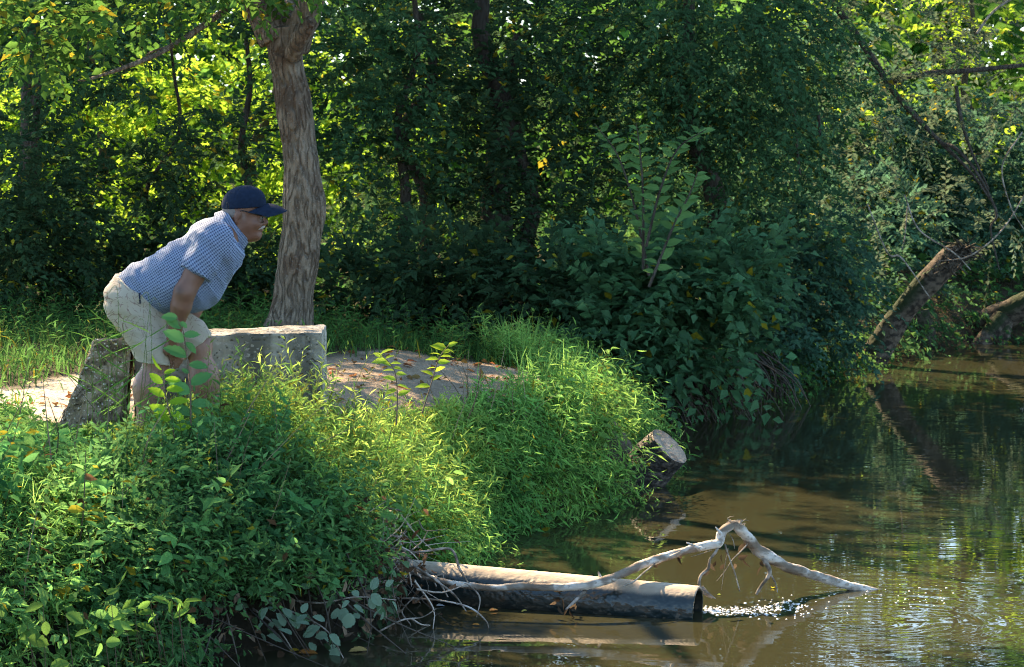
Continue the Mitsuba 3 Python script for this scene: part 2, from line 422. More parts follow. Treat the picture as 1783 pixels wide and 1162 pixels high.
limb(big, 'branch', [(300, 80, 17.6), (262, 92, 17.7), (225, 118, 17.8), (200, 100, 17.8)], [0.009, 0.008, 0.005, 0.002], n=24, sides=6, seed=7)


def Z(px, py, d, dz=0):
    return P(px, py, d) + [0, 0, dz]


r = rng(11)
high = [((-4.7, 17.9, 6.6), (0.95, 1.0, 0.8)), ((-3.4, 20.7, 4.9), (1.0, 1.0, 0.9)), ((-1.5, 17.0, 7.6), (1.5, 1.1, 1.0)), ((-0.6, 18.4, 9.0), (1.6, 1.4, 1.2)), ((-0.9, 21.6, 7.2), (1.6, 1.3, 0.8)), ((0.4, 20.4, 7.6), (1.5, 1.3, 0.8))]
v, f, c = crown(r, high, 1950, 0.55, 12, 0.15, 0.6, (0.07, 0.16, 0.03), holes=0.4, hole_freq=0.9)
b = Bag().add((v, f, c))
low = [(P(60, 40, 17.2), (0.5, 0.5, 0.26)), (P(215, 0, 17.6), (0.55, 0.5, 0.2)), (P(480, -40, 18.0), (0.42, 0.4, 0.14)), (P(330, -60, 17.6), (0.6, 0.5, 0.25))]
b.add(crown(r, low, 150, 0.3, 11, 0.095, 0.62, (0.07, 0.15, 0.03), droop=0.4, yellow=0.06))
(v, f), c = b.get()
part(big, 'crown', (v, f), 'leaf', True, c)


# ------------------------------------------------------------------ the wood behind: trees and shrubs
def tree(name, label, cat, blobs, n, base, trunk=None, group=None, seed=0, bs='leaf', extra=None, rad=0.08, **kw):
    k = thing(name, label, cat, group)
    r = rng(seed)
    b = Bag().add(crown(r, blobs, n, base=base, **kw))
    if extra:
        for e in extra:
            b.add(crown(r, **e))
    (v, f), c = b.get()
    part(k, 'crown' if 'tree' in name else 'foliage', (v, f), bs, True, c)
    if trunk is not None:
        for i, t in enumerate(trunk):
            t = np.asarray(t, float)
            part(k, 'trunk' if i == 0 else 'limb', tube(t, np.linspace(1, 0.35, len(t)) * rad * (1 if i == 0 else 0.55), 12, 40, 0.2, 7, seed + i), 'bark_dark', True)
    return k


bsdf('bark_dark', bumped({'type': 'principled', 'base_color': mikit.proc(lambda p, n, uv: mikit.mix([0.025, 0.02, 0.016], [0.10, 0.085, 0.07], mikit.fbm(p.x * 22, p.y * 22, p.z * 6, 3))), 'roughness': 0.95, 'specular': 0.1}, bark_h, 0.015))


def rise(px, d, pxt, pyt, z0=None, sway=0.12, seed=0, dt=None):
    """A trunk from the ground at (px, d) to photo point (pxt, pyt)."""
    b = P(px, 600, d); b[2] = ground_z(b[0], b[1]) - 0.05 if z0 is None else z0
    e = P(pxt, pyt, dt or d)
    r = rng(seed + 77)
    t = np.linspace(0, 1, 6)[:, None]
    return b * (1 - t) + e * t + sway * r.normal(size=(6, 3)) * [1, 1, 0.2] * np.sin(np.pi * t)


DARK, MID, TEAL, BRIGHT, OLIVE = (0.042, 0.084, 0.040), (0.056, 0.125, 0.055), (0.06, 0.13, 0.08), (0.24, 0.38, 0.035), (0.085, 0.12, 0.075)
# left: an open screen, sunlit leaves behind it
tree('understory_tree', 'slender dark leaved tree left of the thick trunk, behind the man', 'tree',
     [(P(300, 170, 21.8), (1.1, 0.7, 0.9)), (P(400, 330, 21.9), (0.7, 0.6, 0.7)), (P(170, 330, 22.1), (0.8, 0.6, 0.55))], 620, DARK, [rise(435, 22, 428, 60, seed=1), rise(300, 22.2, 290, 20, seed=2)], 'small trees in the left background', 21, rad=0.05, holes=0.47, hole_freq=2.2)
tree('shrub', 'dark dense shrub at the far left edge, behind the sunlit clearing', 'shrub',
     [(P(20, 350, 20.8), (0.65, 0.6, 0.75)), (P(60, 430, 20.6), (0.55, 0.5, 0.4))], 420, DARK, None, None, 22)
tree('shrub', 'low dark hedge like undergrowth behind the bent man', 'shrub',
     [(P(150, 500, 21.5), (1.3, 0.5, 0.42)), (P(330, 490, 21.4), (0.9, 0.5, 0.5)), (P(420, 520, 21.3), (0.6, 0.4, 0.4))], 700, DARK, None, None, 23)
tree('understory_tree', 'leafy tree reaching over the top left corner', 'tree',
     [(P(80, 60, 21.5), (1.0, 0.8, 0.5)), (P(180, 10, 20.5), (0.9, 0.6, 0.35)), (P(20, 180, 22), (0.5, 0.5, 0.5))], 420, MID, [rise(40, 21.8, 70, 40, seed=3)], 'small trees in the left background', 24, rad=0.06, holes=0.45, hole_freq=2.2)
tree('canopy_tree', 'tall tree behind the screen at the left whose high crown shades the grass below', 'tree',
     [((-5.6, 24.6, 6.8), (2.2, 1.0, 1.6)), ((-2.6, 24.7, 6.8), (2.0, 1.0, 1.6))], 1500, MID, [np.array([[-4.6, 24.9, 0.7], [-4.5, 24.8, 3], [-4.4, 24.7, 5], [-4.6, 24.6, 7.5]])], None, 36, leaf=0.14, K=11, L=0.5, rad=0.11)
tree('back_tree', 'yellow green sunlit tree seen through the gaps behind the man', 'tree',
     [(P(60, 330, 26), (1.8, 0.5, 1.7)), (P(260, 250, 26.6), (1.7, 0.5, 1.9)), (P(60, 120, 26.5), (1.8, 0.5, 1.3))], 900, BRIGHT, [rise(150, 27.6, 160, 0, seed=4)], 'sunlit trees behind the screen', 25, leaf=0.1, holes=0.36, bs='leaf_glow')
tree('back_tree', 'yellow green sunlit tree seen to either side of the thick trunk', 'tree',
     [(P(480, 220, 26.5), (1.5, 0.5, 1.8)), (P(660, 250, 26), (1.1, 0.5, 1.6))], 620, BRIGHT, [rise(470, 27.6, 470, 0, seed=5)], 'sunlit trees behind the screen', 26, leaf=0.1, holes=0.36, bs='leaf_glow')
# centre: the dark mass
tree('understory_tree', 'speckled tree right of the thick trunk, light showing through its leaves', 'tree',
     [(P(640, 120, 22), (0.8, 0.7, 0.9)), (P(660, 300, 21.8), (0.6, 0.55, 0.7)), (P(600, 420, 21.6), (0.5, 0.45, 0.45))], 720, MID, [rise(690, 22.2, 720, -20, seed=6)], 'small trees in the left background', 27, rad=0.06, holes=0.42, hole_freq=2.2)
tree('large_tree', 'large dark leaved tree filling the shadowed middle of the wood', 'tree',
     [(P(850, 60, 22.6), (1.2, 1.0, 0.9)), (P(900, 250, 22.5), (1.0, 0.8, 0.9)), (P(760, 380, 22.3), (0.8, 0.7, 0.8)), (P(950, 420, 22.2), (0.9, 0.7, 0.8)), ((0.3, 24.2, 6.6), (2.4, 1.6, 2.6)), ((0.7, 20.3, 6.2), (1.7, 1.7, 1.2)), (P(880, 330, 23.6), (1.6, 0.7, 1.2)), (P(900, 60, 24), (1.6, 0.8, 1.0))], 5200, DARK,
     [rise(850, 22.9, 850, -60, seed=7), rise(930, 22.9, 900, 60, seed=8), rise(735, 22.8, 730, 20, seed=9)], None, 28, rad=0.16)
tree('shrub', 'broad leaved undergrowth in deep shade at the back of the dirt path', 'shrub',
     [(P(640, 500, 20.8), (0.55, 0.4, 0.3)), (P(780, 490, 20.7), (0.6, 0.4, 0.38)), (P(900, 500, 20.6), (0.5, 0.4, 0.35))], 420, DARK, None, None, 29, leaf=0.11, K=9)
# right of centre: bank shrub, vine curtain
tree('shrub', 'big green shrub with broad leaves leaning over the water past the grass', 'shrub',
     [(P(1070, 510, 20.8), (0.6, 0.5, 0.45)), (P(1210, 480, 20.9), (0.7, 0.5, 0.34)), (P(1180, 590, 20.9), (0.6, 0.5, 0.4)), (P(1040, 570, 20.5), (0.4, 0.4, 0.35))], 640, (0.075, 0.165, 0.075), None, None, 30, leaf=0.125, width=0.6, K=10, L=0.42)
tree('vine_tree', 'tree hung with a curtain of climbing vines, right of the shadowed middle', 'tree',
     [(P(1150, 60, 22.6), (1.0, 0.7, 0.7)), (P(1290, 120, 22.8), (0.7, 0.6, 0.8)), (P(1300, 300, 22.9), (0.55, 0.5, 0.8)), (P(1180, 260, 22.9), (0.6, 0.5, 0.8)), (P(1380, 380, 23.2), (0.4, 0.4, 0.5)), ((2.2, 25.0, 6.8), (1.8, 1.4, 2.6)), (P(1300, 80, 24.4), (1.2, 0.7, 1.0)), (P(1260, 260, 24.4), (1.1, 0.6, 1.0))], 4700, MID,
     [rise(1240, 23.3, 1200, -60, seed=10)], None, 31, rad=0.12, droop=0.7, holes=0.3)
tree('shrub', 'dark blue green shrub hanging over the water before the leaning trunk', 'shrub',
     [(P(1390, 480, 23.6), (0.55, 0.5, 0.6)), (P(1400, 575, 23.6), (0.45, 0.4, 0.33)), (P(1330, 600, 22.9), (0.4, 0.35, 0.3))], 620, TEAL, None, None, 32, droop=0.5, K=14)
tree('overhanging_tree', 'fine leaved grey green tree arching over the water at the right', 'tree',
     [(P(1500, 80, 25.2), (0.9, 0.8, 0.9)), (P(1480, 260, 25.0), (0.65, 0.6, 0.6)), (P(1640, 170, 25.6), (0.8, 0.7, 0.7)), (P(1560, 350, 25.0), (0.6, 0.5, 0.5)), (P(1720, 360, 25.8), (0.5, 0.5, 0.5)), (P(1740, 80, 26.4), (0.9, 0.6, 0.8)), (P(1690, 430, 24.8), (0.35, 0.3, 0.25)), (P(1600, 20, 26), (0.9, 0.6, 0.5)), ((4.6, 27, 6.4), (2.4, 1.4, 2.4)), ((7.5, 29, 6.4), (2.2, 1.4, 3.0)), ((9.5, 31, 7), (3.0, 1.4, 4.0)), ((5.5, 28.6, 9), (2.2, 1.2, 1.8)), ((5.4, 24.5, 6.2), (1.8, 1.4, 1.2))], 6600, OLIVE,
     None, None, 33, leaf=0.068, K=15, L=0.4, holes=0.33, bs='leaf_dull')
tree('shrub', 'dark undergrowth on the far bank behind the leaning trunk', 'shrub',
     [(P(1650, 330, 31.5), (2.2, 0.6, 1.2)), (P(1400, 250, 30.5), (1.8, 0.6, 1.4)), (P(1620, 450, 29.5), (1.2, 0.6, 0.7)), (P(1760, 440, 30), (0.9, 0.6, 0.7)), (P(1500, 440, 27.6), (0.8, 0.6, 0.9)), (P(1700, 300, 30.5), (1.4, 0.6, 1.0))], 2600, TEAL, None, None, 34, leaf=0.1)
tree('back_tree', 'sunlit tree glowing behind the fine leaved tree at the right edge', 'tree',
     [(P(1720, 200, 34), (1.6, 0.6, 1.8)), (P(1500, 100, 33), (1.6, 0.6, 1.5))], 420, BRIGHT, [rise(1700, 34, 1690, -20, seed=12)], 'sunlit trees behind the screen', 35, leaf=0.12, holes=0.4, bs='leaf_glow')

# the wood farther back, one mass
r = rng(40)
blobs = []
for i in range(190):
    d = r.uniform(34, 64)
    x = r.uniform(-0.42, 0.62) * d
    right = np.clip((x / d + 0.02) / 0.06, 0, 1)
    top = 1.8 + max(0, d - 35) * 0.3 + right * (3 + (d - 34) * 0.3)
    blobs.append(((x, d, r.uniform(0.3, top)), (r.uniform(1.5, 3), 1.5, r.uniform(1.5, 2.2))))
v, f, c = crown(r, blobs, 20000, 0.8, 9, 0.33, 0.6, (0.075, 0.17, 0.03), twig=0)
struct('distant_wood', (v, f), 'leaf', True, c, 'stuff', ('far wood of green crowns closing off the view behind the nearer trees', 'wood'))

# ------------------------------------------------------------------ vegetation of the bank
def scatter(r, poly, n, keep=None):
    """Random points on land inside a plan polygon; keep(x, y) -> chance."""
    q = Polygon(poly); x0, y0, x1, y1 = q.bounds
    x = r.uniform(x0, x1, n * 4); y = r.uniform(y0, y1, n * 4)
    m = shapely.contains_xy(q, x, y) & (shore_dist(x, y) > -0.02) & (np.hypot(x - 1.05, y - 17.15) > 0.5)
    x, y = x[m], y[m]
    if keep is not None:
        m = r.random(len(x)) < keep(x, y); x, y = x[m], y[m]
    x, y = x[:n], y[:n]
    return np.stack([x, y, ground_z(x, y)], 1)


def low_here(B):
    """Plants are trodden short round the man and before the broken concrete end, and kept off the log."""
    w = np.exp(-(((B[:, 0] + 2.55) / 0.95) ** 4 + ((B[:, 1] - 13.3) / 1.0) ** 4))
    w2 = np.exp(-(((B[:, 0] + 0.55) / 0.7) ** 4 + ((B[:, 1] - 15.7) / 0.9) ** 4))
    return (1 - 0.82 * w) * (1 - 0.5 * w2)


def clump(x, y, s, f, seed=0):
    return meshkit.fbm(np.stack([x * f, y * f, 0 * x + s], -1), 2, seed)


off_path = lambda x, y: np.clip(1 - 1.15 * path_mask(x, y), 0, 1)
BLOCK_PLAN = Polygon([(-2.6, 14.0), (-0.9, 14.25), (-0.9, 14.75), (-2.6, 14.6)])


def not_block(x, y):
    return ~shapely.contains_xy(BLOCK_PLAN.buffer(0.03), x, y)


def lean_out(r, B, amount):
    """Growing direction: up, leaning out over the water near the edge, and at random."""
    e = 0.05
    gx_ = (shore_dist(B[:, 0] + e, B[:, 1]) - shore_dist(B[:, 0] - e, B[:, 1])) / (2 * e)
    gy_ = (shore_dist(B[:, 0], B[:, 1] + e) - shore_dist(B[:, 0], B[:, 1] - e)) / (2 * e)
    s = np.exp(-np.maximum(shore_dist(B[:, 0], B[:, 1]), 0) / 0.45)
    D = np.stack([-gx_ * s * amount, -gy_ * s * amount, np.ones(len(B))], 1)
    return nrm(D + 0.22 * r.normal(size=B.shape) * [1, 1, 0.2])


def cover(key, label, cat, parts):
    b = Bag()
    for m in parts:
        b.add(m)
    (v, f), c = b.get()
    struct(key, (v, f), 'leaf', True, c, 'stuff', (label, cat))


GRASSY = (0.225, 0.41, 0.095)
FRESH = (0.28, 0.42, 0.09)
r = rng(50)
# the bright stilt grass of the point, right of the pipe
POINT = [(-1.0, 14.2), (-0.6, 13.5), (1.3, 16.2), (1.3, 19.5), (0.5, 20.4), (-0.2, 19.3), (0.2, 18.2), (-0.3, 16.2)]
B = scatter(r, POINT, 4200, off_path)
H = 0.22 + 0.34 * r.random(len(B)) * (0.5 + 1.0 * clump(B[:, 0], B[:, 1], 0, 2))
g1 = shoots(r, B, lean_out(r, B, 1.2), H, 9, 0.085, 0.15, GRASSY, KITE, 0.35, 'spiral', 0.35, 0.2, 0.0014, stem=(0.09, 0.15, 0.03), var=0.3)
B2 = scatter(r, POINT, 3500, off_path)
g2 = blades(r, B2, 0.22 + 0.3 * r.random(len(B2)), 0.006 + 0.004 * r.random(len(B2)), 0.35, GRASSY)
B3 = scatter(r, POINT, 380, lambda x, y: (shore_dist(x, y) < 0.5) * 1.0)
g3 = shoots(r, B3, lean_out(r, B3, 2.0), 0.3 + 0.2 * r.random(len(B3)), 9, 0.075, 0.42, (0.06, 0.14, 0.035), OVATE, 0.5, 'spiral', 0.2, 0.15, 0.002)
B4 = scatter(r, POINT, 260, off_path)
g4 = shoots(r, B4, lean_out(r, B4, 1.0), 0.3 + 0.25 * r.random(len(B4)), 10, 0.075, 0.45, (0.17, 0.32, 0.08), OVATE2, 0.25, 'spiral', 0.25, 0.2, 0.0025, yellow=0.05, dead=0.01)
cover('stilt_grass', 'bright green soft grass thick on the rounded point of the bank above the sawn log', 'grass', [g1, g2, g3, g4])

# sunlit weeds between the block and the pipe
WEEDY = [(-2.3, 13.45), (-1.55, 12.9), (-1.0, 12.7), (-0.85, 13.1), (-0.6, 13.75), (-0.5, 14.3), (-0.15, 15.6), (-0.35, 16.2), (-0.85, 15.2), (-1.0, 14.2), (-1.9, 14.0)]
B = scatter(r, WEEDY, 1500, lambda x, y: off_path(x, y) * not_block(x, y))
H = 0.22 + 0.3 * r.random(len(B)) * (0.4 + 1.2 * clump(B[:, 0], B[:, 1], 3, 3))
w1 = shoots(r, B, lean_out(r, B, 0.9), H, 14, 0.075, 0.17, FRESH, KITE, 0.12, 'spiral', 0.5, 0.15, 0.0022, stem=(0.13, 0.17, 0.03), var=0.3, yellow=0.05)
B2 = scatter(r, WEEDY, 900, lambda x, y: off_path(x, y) * not_block(x, y))
w2 = shoots(r, B2, lean_out(r, B2, 0.9), 0.16 + 0.2 * r.random(len(B2)), 8, 0.065, 0.5, (0.10, 0.23, 0.035), OVATE, 0.25, 'spiral', 0.15, 0.2, 0.002, yellow=0.05)
B3 = scatter(r, WEEDY, 1800, lambda x, y: off_path(x, y) * not_block(x, y))
w3 = blades(r, B3, 0.16 + 0.22 * r.random(len(B3)), 0.005 + 0.004 * r.random(len(B3)), 0.4, FRESH)
B4 = scatter(r, [(-1.55, 13.3), (-0.95, 13.2), (-0.75, 13.9), (-1.0, 14.0), (-1.5, 13.9)], 95, not_block)
w4 = shoots(r, B4, nrm(np.array([0.1, -0.1, 1.0]) + 0.25 * r.normal(size=B4.shape) * [1, 1, .2]), 0.42 + 0.33 * r.random(len(B4)), 28, 0.075, 0.17, FRESH, LANCE, 0.06, 'spiral', 0.6, 0.1, 0.003, stem=(0.16, 0.2, 0.04), yellow=0.06)
cover('bank_weeds', 'yellow green sunlit weeds growing in front of the concrete headwall', 'weeds', [w1, w2, w3, w4])

# the shaded slope below the man: broad leaves
SLOPE = [(-2.0, 11.2), (-1.35, 11.95), (-0.8, 12.35), (-0.85, 13.0), (-0.95, 13.2), (-1.6, 13.1), (-2.05, 12.7)]
hollow = lambda x, y: (shore_dist(x, y) > np.where(x > -1.5, 0.15, 0.0)) * 1.0
B = scatter(r, SLOPE, 950, hollow)
s1 = shoots(r, B, lean_out(r, B, 1.8), 0.25 + 0.22 * r.random(len(B)), 9, 0.07, 0.55, (0.09, 0.20, 0.068), OVATE, 0.45, 'spiral', 0.1, 0.15, 0.0024, dead=0.012)
B2 = scatter(r, SLOPE, 700, hollow)
s2 = shoots(r, B2, lean_out(r, B2, 1.6), 0.3 + 0.25 * r.random(len(B2)), 12, 0.055, 0.36, (0.11, 0.24, 0.075), OVATE, 0.4, 'flat', 0.2, 0.2, 0.0018)
B3 = scatter(r, SLOPE, 700, hollow)
s3 = shoots(r, B3, lean_out(r, B3, 1.4), 0.2 + 0.25 * r.random(len(B3)), 9, 0.075, 0.16, (0.16, 0.31, 0.08), LANCE, 0.3, 'spiral', 0.4, 0.2, 0.0015)
B4 = scatter(r, [(-2.9, 11.2), (-1.95, 11.5), (-1.3, 12.15), (-0.85, 12.6), (-0.95, 13.2), (-1.5, 13.0), (-2.0, 12.4), (-2.9, 12.3)], 110)
s4 = shoots(r, B4, lean_out(r, B4, 1.0), 0.4 + 0.28 * r.random(len(B4)), 15, 0.085, 0.45, (0.13, 0.28, 0.08), OVATE2, 0.3, 'spiral', 0.25, 0.2, 0.003, dead=0.02, yellow=0.04)
cover('slope_leaves', 'dark broad leaved plants covering the steep slope below the man down to the water', 'plants', [s1, s2, s3, s4])

t = rng(54); b = Bag()
for a in scatter(t, [(-2.9, 11.0), (-1.9, 11.5), (-0.9, 12.5), (-0.5, 14.2), (0.6, 16.4), (-0.2, 16.6), (-1.3, 13.2), (-2.6, 12.8)], 90):   # dead stems standing and leaning among the plants
    e = np.array([t.normal() * .22, t.normal() * .12 - .05, t.uniform(.25, .6)])
    b.add(tube([a - [0, 0, .02], a + e * .5 + t.normal(size=3) * .02, a + e], np.array([.004, .003, .0015]) * t.uniform(.5, 1.2), 4, 7), np.array([0.2, 0.15, 0.095]) * t.uniform(.4, 1.3))
(v, f), c = b.get()
struct('dead_stems', (v, f), 'vertex_matte', True, c, 'stuff', ('thin brown dead stems leaning among the green plants of the bank', 'stems'))

# left foreground: soft light green mass
LEFT = [(-3.6, 10.3), (-2.7, 10.7), (-1.95, 11.3), (-1.85, 12.2), (-1.95, 13.0), (-2.4, 13.9), (-2.55, 14.4), (-3.6, 14.3)]
B = scatter(r, LEFT, 2500, not_block)
H = 0.16 + 0.22 * r.random(len(B)) * (0.5 + clump(B[:, 0], B[:, 1], 7, 2.5))
l1 = shoots(r, B, lean_out(r, B, 1.0), H, 10, 0.07, 0.17, (0.25, 0.45, 0.115), KITE, 0.3, 'spiral', 0.3, 0.2, 0.0015, stem=(0.08, 0.14, 0.03), dead=0.004)
B2 = scatter(r, LEFT, 1000, not_block)
l2 = shoots(r, B2, lean_out(r, B2, 1.2), 0.16 + 0.2 * r.random(len(B2)), 7, 0.055, 0.55, (0.14, 0.29, 0.075), OVATE, 0.3, 'spiral', 0.15, 0.2, 0.0018, dead=0.01)
B3 = scatter(r, LEFT, 2600, not_block)
l3 = blades(r, B3, 0.14 + 0.2 * r.random(len(B3)), 0.004 + 0.004 * r.random(len(B3)), 0.45, (0.26, 0.44, 0.11))
B4 = scatter(r, LEFT, 260, not_block)
l4 = shoots(r, B4, lean_out(r, B4, 1.0), 0.2 + 0.25 * r.random(len(B4)), 7, 0.09, 0.6, (0.18, 0.34, 0.09), OVATE2, 0.35, 'spiral', 0.1, 0.2, 0.0025, yellow=0.06)
cover('left_bank_grass', 'soft light green grass and small weeds filling the lower left of the bank', 'grass', [l1, l2, l3, l4])

# the back: short grass at the foot of the wood and round the path
BACK = [(-6, 15.2), (-2.3, 14.6), (-0.8, 15.2), (0.6, 17.4), (0.7, 20.6), (-1, 21.3), (-6, 21.6)]
B = scatter(r, BACK, 12000, lambda x, y: off_path(x, y) * not_block(x, y) * (0.25 + 1.2 * clump(x, y, 1, 1.5)))
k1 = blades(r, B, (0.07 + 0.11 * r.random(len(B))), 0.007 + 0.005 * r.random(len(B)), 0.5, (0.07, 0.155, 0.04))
B2 = scatter(r, BACK, 1500, lambda x, y: off_path(x, y) * not_block(x, y) * np.clip((y - 17.3) / 2, 0.12, 1) * 2 * clump(x, y, 5, 1.3))
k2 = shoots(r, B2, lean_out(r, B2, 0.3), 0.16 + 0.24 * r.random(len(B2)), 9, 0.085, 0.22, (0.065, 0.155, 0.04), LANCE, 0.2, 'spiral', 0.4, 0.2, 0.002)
cover('back_grass', 'green grass and weeds in the shade along the foot of the wood behind the dirt path', 'grass', [k1, k2])

# forest floor and far bank under the trees
B = scatter(r, [(-9, 20.6), (-1, 20.6), (1.0, 21.6), (2.6, 23.4), (3.4, 25.6), (5.4, 28.3), (9, 29.8), (14, 31), (14, 36), (-12, 36)], 3600)
u1 = shoots(r, B, lean_out(r, B, 1.0), 0.3 + 0.3 * r.random(len(B)), 8, 0.12, 0.5, (0.06, 0.14, 0.035), KITE, 0.4, 'spiral', 0.15, 0.15, 0.003)
B2 = scatter(r, [(3.3, 25.1), (4.4, 26.8), (5.4, 27.9), (8, 29.1), (14, 30.4), (14, 31.4), (8, 30.3), (5, 29.2), (3, 26)], 900)
u2 = shoots(r, B2, lean_out(r, B2, 1.6), 0.35 + 0.3 * r.random(len(B2)), 9, 0.10, 0.45, (0.05, 0.12, 0.045), OVATE, 0.6, 'spiral', 0.15, 0.15, 0.003)
cover('undergrowth', 'leafy undergrowth on the forest floor and along the far water edge beneath the trees', 'undergrowth', [u1, u2])

# foot of the far bank: weeds and hanging roots over the water
FAR = [(0.6, 20.2), (0.95, 20.4), (1.7, 21.3), (2.5, 22.4), (3.1, 24.2), (3.5, 25.3), (3.0, 25.5), (1.6, 22.4), (0.5, 21.0)]
B = scatter(r, FAR, 650)
f1 = shoots(r, B, lean_out(r, B, 1.6), 0.25 + 0.25 * r.random(len(B)), 9, 0.085, 0.4, (0.07, 0.16, 0.045), OVATE, 0.6, 'spiral', 0.2, 0.15, 0.003, dead=0.03)
cover('far_bank_weeds', 'grey green weeds hanging over the undercut far bank beyond the grassy point', 'weeds', [f1])
b = Bag()
t = rng(53)
for i in range(55):                                    # dead stems and roots in the hollow under the near bank
    s = t.uniform(0, 1)
    a = spline(np.array([(-1.75, 11.6), (-1.31, 12.0), (-0.72, 12.4), (-0.6, 12.8)]), 50)[int(s * 49)]
    p0 = np.array([a[0] - 0.05 + t.normal() * .05, a[1] + 0.12, t.uniform(0.12, 0.42)]); e = t.normal(size=3) * [0.24, 0.08, 0]
    p2 = np.array([a[0] + 0.02, a[1] - 0.14, t.uniform(-.03, .05)]) + e
    b.add(tube([p0, (p0 + p2) / 2 + [0.03 * t.normal(), -0.06, 0.04 * t.normal()], p2], np.array([0.005, 0.004, 0.002]) * t.uniform(.5, 1.3), 4, 7), np.array([0.07, 0.055, 0.04]) * t.uniform(0.2, 1.3))
nb = 260
sp_ = spline(np.array([(-1.75, 11.6), (-1.31, 12.0), (-0.72, 12.4), (-0.6, 12.8)]), 50)[t.integers(0, 50, nb)]
pos = np.stack([sp_[:, 0] + t.normal(size=nb) * .06, sp_[:, 1] - .04 + t.normal(size=nb) * .05, t.uniform(0.02, .35, nb)], 1)
b.add(leaves(OVATE2, pos, t.normal(size=pos.shape) - [0, 0, .8], t.normal(size=pos.shape) - [0, .6, 0], t.uniform(.04, .09, nb), t.uniform(.025, .045, nb), np.where(t.random((nb, 1)) < .45, [[0.15, 0.10, 0.06]], [[0.05, 0.10, 0.04]]) * t.uniform(.4, 1.3, (nb, 1))))
(v, f), c = b.get()
struct('bank_roots', (v, f), 'vertex_matte', True, c, 'stuff', ('dead stems and roots in the dark hollow under the near bank at the water edge', 'roots'))
b = Bag()
t = rng(51)
for i in range(110):
    s = t.uniform(0, 1)
    a = spline(np.array([(1.0, 20.75), (1.35, 21.1), (1.75, 21.35), (2.3, 22.4)]), 50)[int(s * 49)]
    p0 = np.array([a[0] - 0.1, a[1] + 0.08, t.uniform(0.25, 0.5)]); e = t.normal(size=3) * [0.14, 0.08, 0]
    p2 = np.array([a[0] + 0.14, a[1] - 0.2, -0.03]) + e
    b.add(tube([p0, (p0 + p2) / 2 + [0.07, -0.1, 0.05], p2], [0.008, 0.006, 0.003], 4, 7), np.array([0.06, 0.047, 0.034]) * t.uniform(0.4, 1.4))
(v, f), c = b.get()
struct('hanging_roots', (v, f), 'vertex_matte', True, c, 'stuff', ('pale tangled roots hanging from the undercut far bank into the water', 'roots'))

# fallen leaves on the path
t = rng(52)
B = scatter(t, [(-3, 14.8), (-1, 15.0), (0.3, 17), (0.6, 18.3), (-0.6, 18.9), (-2.0, 17.4)], 260, lambda x, y: 0.15 + 0.85 * path_mask(x, y))
n = len(B)
c = np.array([0.22, 0.11, 0.045])[None] * (0.4 + 1.0 * t.random((n, 1))) * (1 + 0.3 * t.normal(size=(n, 3)) * [0.5, 0.3, 0.3])
v, f, c = leaves(OVATE2, B + [0, 0, 0.015], t.normal(size=(n, 3)) * [1, 1, 0.15], np.array([0, 0, 1.0]) + 0.4 * t.normal(size=(n, 3)), t.uniform(0.03, 0.09, n), t.uniform(0.025, 0.05, n), np.clip(c, 0.01, 0.5))
struct('leaf_litter', (v, f), 'leaf_dull', True, c, 'stuff', ('brown fallen leaves strewn over the dirt path', 'leaf litter'))

